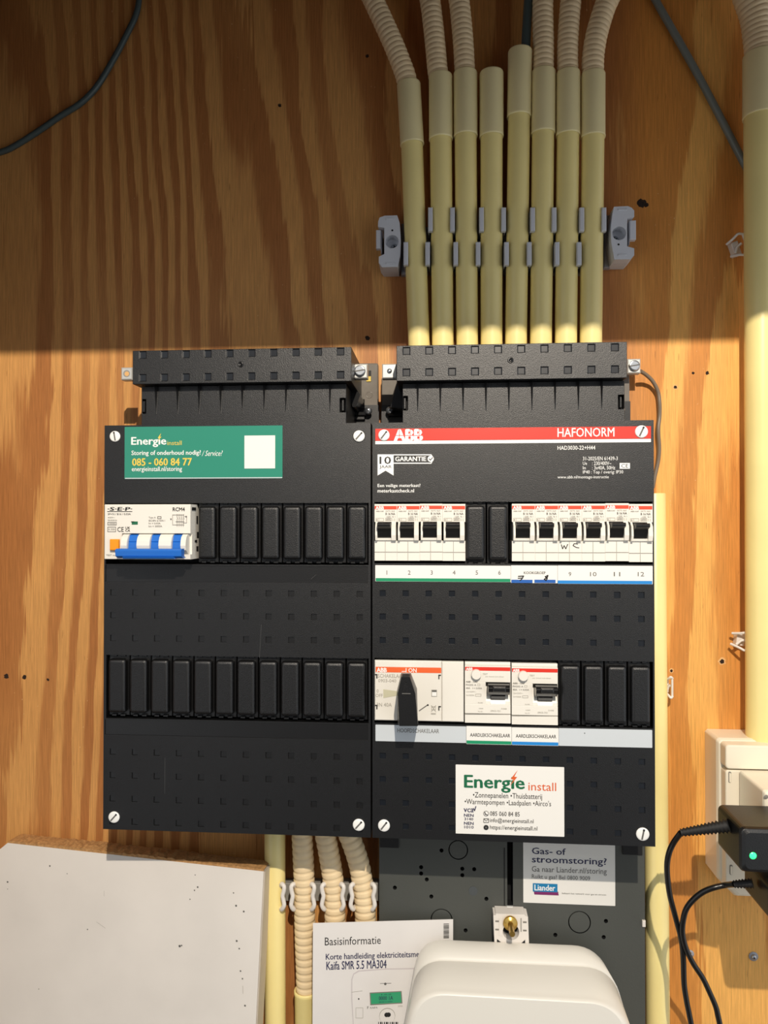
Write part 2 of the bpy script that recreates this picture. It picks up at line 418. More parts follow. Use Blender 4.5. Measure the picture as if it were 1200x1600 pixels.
def cap_screw(parent, x, y, r, ang, h=.090, mt='white_print', name='cover_screw'):
    u, v = W.at(x, y, h); R = r*.00049; m_ = MB()
    m_.lathe(W.pt(u, v, h), W.n, [(.00004, R*1.12), (.00006, R*1.1), (.00008, R*1.1)], 'black_deep', 28)
    m_.lathe(W.pt(u, v, h), W.n, [(0, R), (.0007, R), (.0011, R*.93), (.0013, R*.75), (.0013, .00001)], mt, 28)
    a = math.radians(ang); L = R*.8; t = R*.13; dx, dy = math.cos(a), math.sin(a)
    P = [(u+dx*L*s1 - dy*t*s2, v+dy*L*s1 + dx*t*s2) for s1, s2 in ((-1, -1), (1, -1), (1, 1), (-1, 1))]
    m_.add([W.pt(*p, h+.00136) for p in P], [(0, 1, 2, 3)], 'ink_soft')
    m_.disc(W, u+dx*L*.85, v+dy*L*.85, t*1.35, h+.0014, 'ink', n=10)
    return m_.build(name, parent)

def blanks(parent, x0, x1, ya, yb, n, hp=.0925):
    """n blanking plates spread evenly between the picture columns x0 and x1"""
    u0 = W.at(x0, (ya+yb)/2, hp)[0]; u1 = W.at(x1, (ya+yb)/2, hp)[0]; xm = (x0+x1)/2
    v1 = W.at(xm, ya, hp)[1]; v0 = W.at(xm, yb, hp)[1]
    pitch = (u1-u0+.0032)/n; wd = pitch-.0032; first = None
    for k in range(n):
        if first is None:
            m_ = MB(); a, b = u0, u0+wd; r = .0022
            # carrier frame with two clip tabs at each end
            m_.box(W, a-.0012, v0-.003, b+.0012, v1+.003, .067, .0868, 'black_smooth', .0004)
            for t in (.12, .62):
                m_.box(W, a+wd*t, v1+.0016, a+wd*t+wd*.26, v1+.0034, .08, .0885, 'black_smooth', .0003)
                m_.box(W, a+wd*t, v0-.0034, a+wd*t+wd*.26, v0-.0016, .08, .0885, 'black_smooth', .0003)
            rings = []
            for ins, h in ((0, .0865), (0, .0902), (.0005, .0916), (.0013, .0923), (.0025, .0925)):
                rings.append([W.pt(p, q, h) for p, q in rrect(a+ins, v0+ins, b-ins, v1-ins, max(r-ins*.6, .0008), 4)])
            m_.loft(rings, 'black_plastic', True, False, False)
            m_.add(rings[-1], [tuple(range(len(rings[-1])))], 'black_plastic')
            first = m_.build('blanking_plate', parent)
        else: dup_part(first, Vector((pitch*k, 0, 0)))

def box_unit(root, mk, cx0, cx1, ctop, cbot, holes_x, rows, win, bands, duct, ribs, dsq, notch):
    """cover, housing and the entry duct above it"""
    X0, X1 = cx0, cx1; Z1, Z0 = ctop, cbot
    rec = []
    for (xa, ya, xb, yb, dp) in win:
        u0, v0, u1, v1 = W.rect(xa, ya, xb, yb, .09); rec.append((max(u0, X0+.0014), v0, min(u1, X1-.0012), v1, dp, 'black_deep'))
    for (xa, ya, xb, yb, dp) in bands:
        u0, v0, u1, v1 = W.rect(xa, ya, xb, yb, .09); rec.append((max(u0, X0+.0012), v0, min(u1, X1-.0012), v1, dp, 'black_smooth'))
    hx0, hx1 = [W.at(x, 960, .09)[0] for x in holes_x]; xm = sum(holes_x)/2; s_ = .0024
    for y in rows:
        v = W.at(xm, y, .09)[1]
        for k in range(12):
            u = hx0 + (hx1-hx0)*k/11; rec.append((u-s_, v-s_, u+s_, v+s_, .0009, mk))
    m_ = MB(); recess_plate(m_, X0, Z0, X1, Z1, .09, .065, rec, 'black_plastic'); m_.build('cover', root, bevel=.0004, seg=2, weld=True)
    m_ = MB(); m_.box(W, X0+.004, Z0+.005, X1-.004, Z1-.002, .003, .0635, 'black_smooth'); m_.build('housing', root, bevel=.001)
    # entry duct: front panel with two rows of square marks
    (xa, ya, xb, yb) = duct; u0, v0, u1, v1 = W.rect(xa, ya, xb, yb, .088); rec = []
    sx0, sx1, sy0, sy1 = dsq
    a0, a1 = W.at(sx0, sy0, .088)[0], W.at(sx1, sy0, .088)[0]; xm = (sx0+sx1)/2
    for y in (sy0, sy1):
        v = W.at(xm, y, .088)[1]
        for k in range(10):
            u = a0+(a1-a0)*k/9; rec.append((u-.0027, v-.0027, u+.0027, v+.0027, .0009, 'mark_floor_sheen'))
    m_ = MB(); recess_plate(m_, u0, v0, u1, v1, .088, .012, rec, 'black_plastic')
    d = m_.build('entry_duct', root, bevel=.0006, seg=2, weld=True)
    m_ = MB(); uc, vc = (u0+u1)/2, (v0+v1)/2+.001
    m_.lathe(W.pt(uc, vc, .088), W.n, [(.00005, .0024), (.0006, .0021), (.0006, .0013), (.0001, .0012), (.0001, .00001)], 'black_gloss', 16); m_.build('moulding_mark', d)
    # neck below the duct with ribs
    rx0, rx1, ry0, ry1, nx0, nx1, nyb = ribs
    p0 = W.rect(nx0, ry0-4, nx1, nyb, .079); m_ = MB()
    nl = W.rect(notch[0], notch[1], notch[0]+9, notch[1]+22, .079); nr = W.rect(notch[2]-9, notch[3], notch[2], notch[3]+22, .079)
    recess_plate(m_, p0[0], ctop-.004, p0[2], v0-.0003, .079, .012, [(p0[0]+.0006, nl[1], nl[2], nl[3], .006, 'black_deep'), (nr[0], nr[1], p0[2]-.0006, nr[3], .006, 'black_deep')], 'black_plastic')
    nk = m_.build('duct_neck', root, bevel=.0004, seg=1, weld=True)
    for q in (nl, nr):
        m_ = MB(); m_.box(W, q[0]+.0012, q[1]+.001, q[2]-.0012, q[3]-.001, .0725, .078, 'black_smooth', .0005); m_.build('latch', nk)
    b0, b1 = W.at(rx0, ry0, .081)[0], W.at(rx1, ry0, .081)[0]; xm = (rx0+rx1)/2
    vt = v0-.0004; vb = W.at(xm, ry1, .079)[1]; first = None
    for k in range(9):
        u = b0+(b1-b0)*k/8
        if first is None:
            m_ = MB(); P = [(u-.0011, vt, .079), (u+.0011, vt, .079), (u, vt, .0835), (u-.0003, vb, .0791), (u+.0003, vb, .0791), (u, vb, .0792)]
            m_.add([W.pt(*p) for p in P], [(0, 1, 2), (3, 5, 4), (0, 2, 5, 3), (1, 4, 5, 2), (0, 3, 4, 1)], 'black_smooth'); first = m_.build('rib', nk); u_first = u
        else: dup_part(first, Vector((u-u_first, 0, 0)))
    return (u0, v0, u1, v1)

def lug(parent, x0, y0, x1, y1, h0, h1, screw, mt='zinc'):
    m_ = MB(); m_.pbox(W, x0, y0, x1, y1, h0, h1, mt, .0008); o = m_.build('earth_lug', parent)
    cx, cy = (x0+x1)/2, (y0+y1)/2; u, v = W.at(cx, cy, h1); m_ = MB()
    if screw == 'head':
        m_.lathe(W.pt(u, v, h1), W.n, [(.0001, .0047), (.0014, .0046), (.0021, .0041), (.0023, .0034), (.0023, .00001)], 'steel', 24, smooth=False)
        m_.box(Fr(W.pt(u, v, h1+.0023), (1, 0, .15), (0, -1, 0)), -.0042, -.0005, .0042, .0005, 0, .0002, 'ink_soft'); m_.build('screw', o)
    elif screw == 'pin':
        m_.lathe(W.pt(u, v, h1), W.n, [(.0001, .0021), (.0006, .0020), (.0012, .0012), (.0013, .00001)], 'steel', 16); m_.build('screw', o)
    else:
        m_.disc(W, u, v, .0030, h1+.0001, 'shade_grey'); m_.disc(W, u+.0003, v-.0002, .0020, h1+.0002, 'hole_rim'); m_.build('screw_hole', o)
    return o

def plate_screw(parent, x, y, h, r=.0034):
    u, v = W.at(x, y, h); m_ = MB(); m_.lathe(W.pt(u, v, h), W.n, [(0, r), (.0009, r*.92), (.0018, r*.6), (.0020, .00001)], 'steel', 20)
    for a in (35, 125):
        t = math.radians(a); m_.box(Fr(W.pt(u, v, h+.0019), (math.cos(t), 0, math.sin(t)), (0, -1, 0)), -r*.5, -.0003, r*.5, .0003, 0, .0002, 'ink')
    return m_.build('mounting_screw', parent)

CT = 1.4755-1.4; CB = CT-.3223
# ---------------- left unit
LB = thing('distribution_box', 'left black distribution box filled mostly with black blanking plates, green sticker on its cover', 'distribution box', W.pt(-.11, CB, 0))
box_unit(LB, 'black_smooth', -.2150, -.0007, CT, CB, (177, 562), (927, 963, 999, 1179, 1216, 1253, 1289),
         [(164, 786, 576, 882, .024), (166, 1026, 576, 1126, .024)], [(164, 884, 575, 910, .0006), (164, 1128, 575, 1152, .0006)],
         (207, 545, 549, 598), (243, 515, 600, 646, 221, 541, 661), (223, 532, 552, 588), (219, 624, 540, 622))
for a in ((180, 682, 8.8, 100), (561, 681.5, 9.2, 48), (178.5, 1276.5, 9.2, 48), (560.5, 1288.5, 9.4, 48)): cap_screw(LB, *a)
for q_ in ([(408.5, 976), (407, 1000), (405.5, 1028)], [(258, 1184), (257.5, 1240)], [(486, 905), (494, 898)]): lettering(LB, W, [('l', q_, .45, 'scratch')], .09, name='scratch')
blanks(LB, 309, 571, 791, 874, 8)
blanks(LB, 168, 571, 1033, 1118, 12)
m_ = MB(); m_.pbox(W, 550, 567, 591, 664, .001, .010, 'smoked'); P1 = m_.build('mounting_plate', LB, bevel=.002, seg=3)
m_ = MB(); m_.pbox(W, 573, 579, 580, 596, .0101, .0104, 'black_deep'); m_.pbox(W, 572.5, 588, 579.5, 596, .0104, .0108, 'ink_yellow')
u, v = W.at(577, 617, .0102); m_.lathe(W.pt(u, v, .0101), W.n, [(0, .0031), (.0002, .0029), (.0002, .0026), (0, .0025)], 'smoked', 20, cap0=False, cap1=False); m_.build('slot', P1)
m_ = MB(); m_.pbox(W, 541, 633, 592, 664, .0105, .0125, 'black_smooth'); m_.pbox(W, 548, 638, 572, 650, .013, .018, 'black_gloss', .001); m_.pbox(W, 541, 650, 570, 656, .013, .016, 'black_smooth', .0005); m_.build('cable_saddle', LB)
m_ = MB(); pts = [(541, 600), (549, 597), (563, 617), (556, 636), (551, 636), (543, 612)]
m_.prism(W, [W.at(x, y, .045) for x, y in pts][::-1], .0127, .045, 'black_gloss'); m_.build('cable_flap', LB, bevel=.0008)
plate_screw(LB, 575.5, 642, .019)
lug(LB, 551, 568.5, 574, 591, .053, .062, 'head'); lug(LB, 189, 574, 206.6, 593.5, .052, .060, 'hole')
# ---------------- right unit
RB = thing('distribution_box', 'right black distribution box holding the white circuit breakers, red stripe across its cover', 'distribution box', W.pt(.11, CB, 0))
box_unit(RB, 'mark_floor_sheen', .0007, .2150, CT, CB, (598, 1002), (928.5, 965.5, 1003, 1186, 1223, 1260, 1297),
         [(585, 784, 1021, 881, .024), (585, 1031, 1021, 1134, .024)], [],
         (619.5, 537, 980, 593), (652.5, 941, 594, 641, 629, 976, 657), (635, 961, 545.5, 579.5), (628, 619, 975, 617))
for a in ((600, 680, 9.0, 52), (1002, 674.5, 9.8, 65), (600, 1289.5, 9.4, 52), (1004, 1303, 10, 78)): cap_screw(RB, *a)
blanks(RB, 728.5, 793, 790, 875, 2)
blanks(RB, 877, 1017, 1041, 1131, 4)
m_ = MB(); m_.pbox(W, 596, 590, 640, 662, .001, .010, 'smoked'); m_.build('mounting_plate', RB, bevel=.001)
m_ = MB(); m_.pbox(W, 955, 580, 984, 661, .001, .010, 'smoked'); m_.build('mounting_plate', RB, bevel=.001)
m_ = MB(); m_.pbox(W, 596, 633, 640, 664, .0105, .0125, 'black_smooth'); m_.pbox(W, 606, 646, 634, 651, .013, .018, 'black_gloss', .001); m_.build('cable_saddle', RB)
m_ = MB(); m_.pbox(W, 958, 627, 985, 664, .0105, .0125, 'black_smooth'); m_.build('cable_saddle', RB)
m_ = MB(); pts = [(621, 597), (629, 597), (629, 638), (610, 636)]
m_.prism(W, [W.at(x, y, .045) for x, y in pts][::-1], .0127, .045, 'black_gloss'); m_.build('cable_flap', RB, bevel=.0008)
plate_screw(RB, 609, 641.5, .0185); plate_screw(RB, 971, 640, .0128)
lug(RB, 597, 568.5, 620, 591, .047, .056, 'pin'); lug(RB, 980.5, 560.5, 1001, 583, .015, .024, 'head')
# red stripe, white line and print of the right cover
hC = .09
items = [('r', (586.5, 668, 1017, 687), 'red'), ('r', (586.5, 687.5, 1017, 692.5), 'white_print'),
 ('t', 'ABB', (615, 671, 661, 689), 'white_print', .075), ('t', 'HAFONORM', (871, 668.5, 960, 682.5), 'white_print', .012),
 ('l', [(615, 680.5), (662, 680.5)], .8, 'red'), ('l', [(624, 670), (624, 688)], .8, 'red'), ('l', [(641, 670), (641, 688)], .8, 'red'), ('l', [(655, 670), (655, 688)], .8, 'red'),
 ('p', [(590, 743), (590, 710), (615, 710), (615, 743), (602.5, 735.5)], 'white_print'),
 ('t', '10', (593, 713.5, 611, 725), 'ink', .02), ('t', 'JAAR', (593, 727, 612, 733), 'ink', .01),
 ('l', [(615, 710.7), (673, 710.7)], 1.6, 'white_print'), ('l', [(615, 723.8), (673, 723.8)], 1.6, 'white_print'), ('l', [(673.5, 710.5), (675, 713)], 1.4, 'white_print'), ('l', [(673.5, 724), (675, 721)], 1.4, 'white_print'),
 ('t', 'GARANTIE', (617.5, 713.5, 666, 720.5), 'white_print', .035), ('c', (673, 717, 4.9), 'white_print'), ('l', [(670.5, 717), (672.5, 719), (676, 715)], 1.3, 'black_plastic'),
 ('t', 'Een veilige meterkast?', (590, 756, 657, 762.6), 'white_print', .018), ('t', 'meterkastcheck.nl', (590, 764, 647, 769.5), 'white_print', .02),
 ('t', 'HAD3030-22+H44', (871, 696.5, 930, 702.8), 'white_print', .012),
 ('t', '31-2025/EN 61439-3', (910.5, 713.5, 965, 719.3), 'white_print', 0), ('t', 'Ue', (910.5, 721.5, 917, 726.5), 'white_print', 0), ('t', ': 230/400V~', (925, 721, 955, 726.8), 'white_print', 0),
 ('t', 'In', (910.5, 728.5, 915, 733.5), 'white_print', 0), ('t', ': 3x40A, 50Hz', (925, 728, 961, 734.6), 'white_print', 0), ('t', 'IP40 : Top / overig: IP30', (910.5, 735, 973.5, 741.5), 'white_print', 0),
 ('r', (968, 723.5, 984, 732.5), 'white_print'), ('t', 'CE', (970.5, 725, 981.5, 731), 'ink', .01), ('t', 'www.abb.nl/montage-instructie', (871, 743, 951, 749), 'white_print', 0)]
lettering(RB, W, items, hC)

# ================================================================== STICKERS AND LABEL STRIPS
def flat(name, fr, x0, y0, x1, y1, h, th, mt, label, cat, r=.0004, group=None):
    u0, v0, u1, v1 = fr.rect(x0, y0, x1, y1, h); o = thing(name, label, cat, fr.pt((u0+u1)/2, v0, h), group)
    m_ = MB(); m_.prism(fr, rrect(u0, v0, u1, v1, r, 3), h+.00003, h+th, mt); m_.build('sheet', o)
    return o
g = flat('sticker', W, 195, 666, 441.5, 748, hC, .0004, 'green_sticker', 'green service sticker with white writing and a yellow phone number on the left box cover', 'sticker')
lettering(g, W, [('r', (195.5, 746.2, 441, 747.6), 'label_grey'), ('t', 'Energie', (205, 683, 260, 698.5), 'white_print', .035), ('p', [(252, 676.5), (246.5, 684.5), (249, 684.5), (246, 690), (252.5, 682.5), (250, 682.5)], 'ink_yellow'),
 ('t', 'install', (261.5, 688.6, 284, 695.4), 'ink_yellow', .005), ('t', 'Storing of onderhoud nodig?', (205.5, 703.8, 314, 713), 'white_print', .02), ('t', '/ Service?', (316.5, 704, 347.5, 712.5), 'white_print', 0, .25),
 ('t', '085 - 060 84 77', (206.5, 716, 300, 727.6), 'ink_yellow', .035), ('t', 'energieinstall.nl/storing', (206, 729, 284.5, 738.5), 'white_print', .012),
 ('r', (382, 680.5, 430, 732), 'label_white')], hC+.0004)
g = flat('sticker', W, 712, 1196.5, 881.5, 1304.5, hC, .0004, 'label_white', 'white company sticker with green and orange lettering low on the right box cover', 'sticker')
E2 = [('t', 'Energie', (725, 1212, 820, 1238), 'green_dark', .035), ('p', [(809, 1203), (798, 1217), (802.5, 1218), (796.5, 1228.5), (808, 1214), (803.5, 1213.5)], 'orange_ink'),
 ('t', 'install', (825.5, 1222.5, 869, 1235.5), 'orange_ink', .005),
 ('t', '•Zonnepanelen •Thuisbatterij', (739, 1239, 847, 1250), 'ink', .004), ('t', '•Warmtepompen •Laadpalen •Airco\'s', (726, 1249.5, 861, 1260.5), 'ink', .004),
 ('t', 'vca', (724.5, 1263, 740, 1269), 'ink_navy', .02), ('l', [(739.5, 1263), (741.5, 1266.5), (743.5, 1260)], 1.4, 'ink_navy'),
 ('t', 'NEN', (725, 1271.5, 740, 1276), 'ink_navy', .03), ('t', '3140', (725.5, 1277.5, 739.5, 1281.5), 'ink_navy', .02), ('t', 'NEN', (725, 1284, 740, 1288.5), 'ink_navy', .03), ('t', '1010', (725.5, 1290, 740, 1294.3), 'ink_navy', .02),
 ('t', '085 060 84 85', (765.5, 1268, 812, 1275), 'ink', .004), ('t', 'info@energieinstall.nl', (765.5, 1278.7, 833.5, 1287.3), 'ink', .004), ('t', 'https://energieinstall.nl', (765.5, 1290, 839.5, 1298.5), 'ink', .004),
 ('c', (759.5, 1271, 4.2), 'ink'), ('c', (759.5, 1271, 3.5), 'label_white'), ('l', [(757.5, 1269), (758.2, 1272), (761.5, 1273.2)], 1.4, 'ink'),
 ('o', (755.8, 1279, 763.4, 1285), .7, 'ink'), ('l', [(756, 1279.4), (759.6, 1282.6), (763.2, 1279.4)], .6, 'ink'), ('c', (759.5, 1292.7, 4), 'ink'), ('c', (759.5, 1292.7, 1.5), 'ink_soft')]
lettering(g, W, E2, hC+.0004)

def strip(x0, x1, y0, y1, label, items, mt='label_white', under=None):
    o = flat('label_strip', W, x0, y0, x1, y1, hC, .0006, mt, label, 'label', group='label strips under the breaker rows')
    its = []
    for a, b, c in (under or []): its.append(('r', (a, y1-5.2, b, y1-.2), c))
    if its or items: lettering(o, W, its + items, hC+.0006)
    return o
num = lambda n, x, y: ('t', str(n), (x-(2.6 if n < 10 else 5), y-3.2, x+(2.6 if n < 10 else 5), y+3.4), 'ink_soft', 0)
strip(586.5, 797.8, 883.5, 909, 'white label strip numbered 1 to 6 with a green line', [num(i+1, x, 894.5) for i, x in enumerate((604.5, 639.5, 674.5, 709.5, 745, 780.5))], under=[(587, 797.4, 'green_stripe')])
strip(798.2, 870.8, 883.5, 911, 'white KOOKGROEP label with handwritten 7 and 8 above dark blue dashes', [('t', 'KOOKGROEP', (818.5, 893, 852.5, 897), 'ink', .01),
  ('l', [(810, 900.5), (818, 900), (815, 905), (812.5, 907)], 1.6, 'ink'), ('l', [(809.5, 903.5), (817, 903)], 1.4, 'ink'), ('l', [(856, 899), (852, 901), (855, 904), (853, 907), (850.5, 905), (855.5, 901.5), (856, 899)], 1.6, 'ink'),
  ], under=[(799, 832, 'blue_dark'), (835, 868, 'blue_dark')])
strip(871.2, 1019.5, 883.8, 912.5, 'white label strip numbered 9 to 12 with a bright blue line', [num(i+9, x, 897) for i, x in enumerate((890.5, 927, 964, 1001.5))], under=[(871.5, 1019, 'blue_stripe')])
strip(586.8, 728.2, 1133.5, 1159, 'pale grey HOOFDSCHAKELAAR label under the rotary main switch', [('t', 'HOOFDSCHAKELAAR', (621, 1138.5, 686, 1145), 'ink_soft', 0)], mt='label_grey')
strip(728.6, 799.3, 1135, 1162.8, 'white AARDLEKSCHAKELAAR label with a green line', [('t', 'AARDLEKSCHAKELAAR', (734.5, 1146, 797, 1151.5), 'ink', .012)], under=[(729, 799, 'green_stripe')])
strip(799.7, 872.6, 1137, 1164.5, 'white AARDLEKSCHAKELAAR label with a blue line', [('t', 'AARDLEKSCHAKELAAR', (806, 1147.5, 869, 1153), 'ink', .012)], under=[(800, 872.3, 'blue_stripe')])
strip(873, 1018.8, 1139, 1166.5, 'long blank grey label strip under the four lower blanking plates', [('c', (913.5, 1145.5, .8), 'ink')], mt='label_grey')

# ================================================================== CIRCUIT BREAKERS
hB = .0908
def stepped(m_, fr, u0, u1, prof, mt):
    """extrude a side profile [(v, h) ...] from u0 to u1"""
    m_.loft([[fr.pt(u0, v, h) for v, h in prof], [fr.pt(u1, v, h) for v, h in prof]], mt)
def make_breaker():
    x0, x1, y0, y1 = 585.3, 620.0, 787.5, 876.0
    u0, v0, u1, v1 = W.rect(x0, y0, x1, y1, hB); u1 = u0+.01775
    Y = lambda y: W.at(602, y, hB)[1]
    root = thing('circuit_breaker', 'first white circuit breaker from the left, above the number 1', 'circuit breaker', W.pt((u0+u1)/2, v0, .067), 'circuit breakers in the upper row')
    m_ = MB(); ub = u1-.00025
    prof = [(v1, .0665), (v1, hB-.0004), (v1-.0004, hB), (Y(815), hB), (Y(816), hB+.003), (Y(843.5), hB+.0048), (Y(845), hB-.0016), (Y(847), hB-.0016), (Y(862), hB-.0012), (Y(862.4), hB-.002), (Y(863.2), hB-.002), (Y(863.6), hB-.0014), (v0, hB-.0014), (v0, .0665)]
    # body: two cheeks beside the toggle well and full blocks above and below
    tu0, tu1 = W.at(589.5, 830, hB+.003)[0], W.at(611.5, 830, hB+.003)[0]
    upper = [(v1, .0665), (v1, hB-.0004), (v1-.0004, hB), (Y(815.5), hB), (Y(815.5), .0665)]
    cheek = [(Y(815.5), .0665), (Y(815.5), hB), (Y(822), hB+.0034), (Y(836), hB+.0040), (Y(843.8), hB+.0030), (Y(845), hB-.0005), (Y(845), .0665)]
    sill = [(Y(840.5), .0665), (Y(840.5), hB+.0012), (Y(844), hB+.0010), (Y(845), hB-.0005), (Y(845), .0665)]
    lower = [(Y(845), .0665), (Y(845), hB-.0006), (Y(862.3), hB-.0006), (Y(862.5), hB-.0012), (Y(863), hB-.0012), (Y(863.2), hB-.0006), (v0, hB-.0006), (v0, .0665)]
    stepped(m_, W, u0, ub, upper, 'breaker_white'); stepped(m_, W, u0+.0008, tu0, cheek, 'breaker_white'); stepped(m_, W, tu1, ub-.0008, cheek, 'breaker_white')
    stepped(m_, W, tu0, tu1, sill, 'breaker_white'); stepped(m_, W, u0, ub, lower, 'breaker_white')
    m_.build('body', root)
    m_ = MB(); back = [(Y(815.6), .0665), (Y(815.6), .086), (Y(840.4), .086), (Y(840.4), .0665)]; stepped(m_, W, tu0, tu1, back, 'black_deep')
    m_.build('toggle_well', root)
    m_ = MB(); tg = [(Y(817), .0862), (Y(817), hB+.009), (Y(819), hB+.0102), (Y(822.5), hB+.0098), (Y(826), hB+.005), (Y(833), hB+.0025), (Y(840), hB+.0004), (Y(840), .0862)]
    stepped(m_, W, tu0+.0004, tu1-.0004, tg, 'black_smooth'); m_.build('toggle', root, bevel=.0004)
    g = [('r', (585.5, 790.6, 619.8, 796), 'red_band'), ('t', 'ABB', (586.6, 791.2, 600, 796), 'white_print', .06),
     ('t', 'ABB-HAF', (587.4, 797.9, 599.6, 800), 'ink_soft', 0), ('t', '0075 060', (602.5, 797.4, 617, 799.8), 'ink_faint', .01), ('t', 'B 16 NA', (602.5, 801.2, 617.3, 804.6), 'ink', .02),
     ('t', '~230  N 1', (603, 806.2, 617.5, 808.6), 'ink_soft', 0), ('o', (587.5, 809.8, 599.5, 814.2), .5, 'ink_faint'), ('l', [(592, 809.8), (592, 814)], .5, 'ink_faint'), ('t', 'K', (588.5, 811, 590.5, 813.4), 'ink_soft'),
     ('o', (602.5, 809.4, 611.5, 813.4), .6, 'ink_faint'), ('t', '6000', (603.6, 810.2, 610.4, 812.6), 'ink_soft'), ('t', '11', (613.5, 810, 617, 814), 'ink_faint')]
    lettering(root, W, g, hB)
    g = [('l', [(602, 846.2), (602, 861.8)], .55, 'line_grey'), ('l', [(602, 864), (602, 875.4)], .55, 'line_grey'), ('l', [(585.8, 862.8), (619.5, 862.8)], .8, 'line_grey')]
    lettering(root, W, g, hB-.0006, name='joint_lines')
    return root, u0
b0, bu = make_breaker()
names = ['first', 'second', 'third', 'fourth', None, None, 'seventh', 'eighth', 'ninth', 'tenth', 'eleventh', 'twelfth']
places = {1: 'second white circuit breaker from the left, above the number 2', 2: 'third white circuit breaker from the left, above the number 3', 3: 'white circuit breaker above the number 4, next to the black blanking plates',
 6: 'white circuit breaker right after the two upper blanking plates, left half of the KOOKGROEP pair', 7: 'white circuit breaker left of the one with handwriting, right half of the KOOKGROEP pair', 8: 'white circuit breaker with two handwritten letters on its lower half, above number 9',
 9: 'white circuit breaker above the number 10, right of the one with handwriting', 10: 'white circuit breaker above the number 11', 11: 'rightmost white circuit breaker, above the number 12'}
pitch = (W.at(1019.5, 830, hB)[0]-bu)/12
for k, lab in places.items():
    dz = {10: .0003, 11: -.0003, 2: .0002}.get(k, 0)
    r = dup_tree(b0, Vector((pitch*k + (.0003 if k > 5 else 0), 0, dz)), lab)
    if k == 8:
        lettering(r, W, [('l', [(877, 851), (879, 857.5), (881.5, 852.5), (884, 857.5), (887, 850.5)], 1.2, 'ink'), ('l', [(902.5, 850), (897, 849.5), (895.5, 852.5), (900.5, 855.5), (904.5, 856)], 1.2, 'ink')], hB-.0006, name='handwriting')

# ---------------- main rotary switch
ms = thing('main_switch', 'cream rotary main switch with a large black handle turned upright', 'switch', W.wp(640, 1128, .067))
m_ = MB(); m_.pbox(W, 585.5, 1032.5, 690, 1126.5, .0665, hB, 'breaker_white', .0006); m_.build('body', ms)
m_ = MB(); m_.pbox(W, 690.3, 1034, 724.5, 1128, .0665, hB+.0004, 'breaker_white', .0006); m_.build('side_cover', ms)
its = [('r', (587, 1042.5, 689.5, 1051), 'orange_band'), ('t', 'ABB', (588.5, 1043.5, 604.5, 1050), 'white_print', .06), ('t', 'I ON', (634, 1044, 651, 1050.5), 'white_print', .02), ('l', [(628, 1049), (634, 1049)], .9, 'white_print'),
 ('t', 'SCHAKELAAR', (590.5, 1053, 632, 1059), 'ink_faint', 0), ('t', '0903-040', (591, 1061, 619, 1066), 'ink_faint', 0), ('p', [(599, 1077), (622, 1080), (622, 1086.5), (599, 1090.5)], 'ink_beige'),
 ('t', '0', (588, 1077, 592, 1082), 'ink_faint'), ('t', 'OFF', (586.8, 1084, 598, 1089), 'ink_faint'), ('t', '3N 40A', (588.5, 1098, 612, 1104), 'ink_faint'),
 ('l', [(655, 1110.5), (668, 1101.5)], 1.3, 'ink_soft'), ('c', (668.5, 1101.5, 1.4), 'ink'), ('o', (674.5, 1078, 682.5, 1088), .6, 'ink_faint'), ('r', (675, 1078.5, 682, 1081), 'ink_soft'), ('r', (675, 1081.2, 682, 1087.5), 'white_print'),
 ('l', [(674, 1102), (681, 1112)], .7, 'ink_faint'), ('l', [(681, 1102), (674, 1112)], .7, 'ink_faint'), ('o', (674.5, 1104, 680.5, 1109), .6, 'ink_faint'), ('r', (673.5, 1114.3, 681, 1115.8), 'ink_faint')]
for x, y in ((586, 1053), (685, 1054), (586, 1101), (685, 1103)):
    s = 1 if x < 600 else -1; xx = x if s > 0 else x+4.5
    its += [('r', (min(xx, xx+s*3.5), y, max(xx, xx+s*3.5), y+1.8), 'ink'), ('r', (xx if s < 0 else x+2.0, y, (xx if s < 0 else x+2)+1.8, y+7), 'ink')] if s > 0 else [('r', (x, y, x+4, y+1.8), 'ink'), ('r', (x, y, x+1.6, y+7), 'ink')]
lettering(ms, W, its, hB)
m_ = MB()
bp = [(627, 1052), (642, 1052), (651.5, 1076), (653, 1131), (621, 1131), (620.5, 1078)]
fp = [(627, 1058), (640.5, 1058), (649, 1084), (653, 1134.5), (624, 1134.5), (621.5, 1084)]
tp = [(628.5, 1053), (641, 1053), (650.5, 1080), (653.5, 1133), (623, 1133), (621, 1082)]
m_.loft([[W.pt(*W.at(x, y, hB+.001), hB+.0005) for x, y in bp[::-1]], [W.pt(*W.at(x, y, .113), .113) for x, y in tp[::-1]], [W.pt(*W.at(x, y, .121), .121) for x, y in fp[::-1]]], 'black_smooth')
kn = m_.build('handle', ms, bevel=.0009)
lettering(kn, W, [('l', [(630.5, 1081), (634, 1066), (637.5, 1081), (630.5, 1081)], .7, 'black_deep'), ('r', (628, 1083, 641.5, 1084.3), 'ink_soft')], .121, name='pointer_mark')

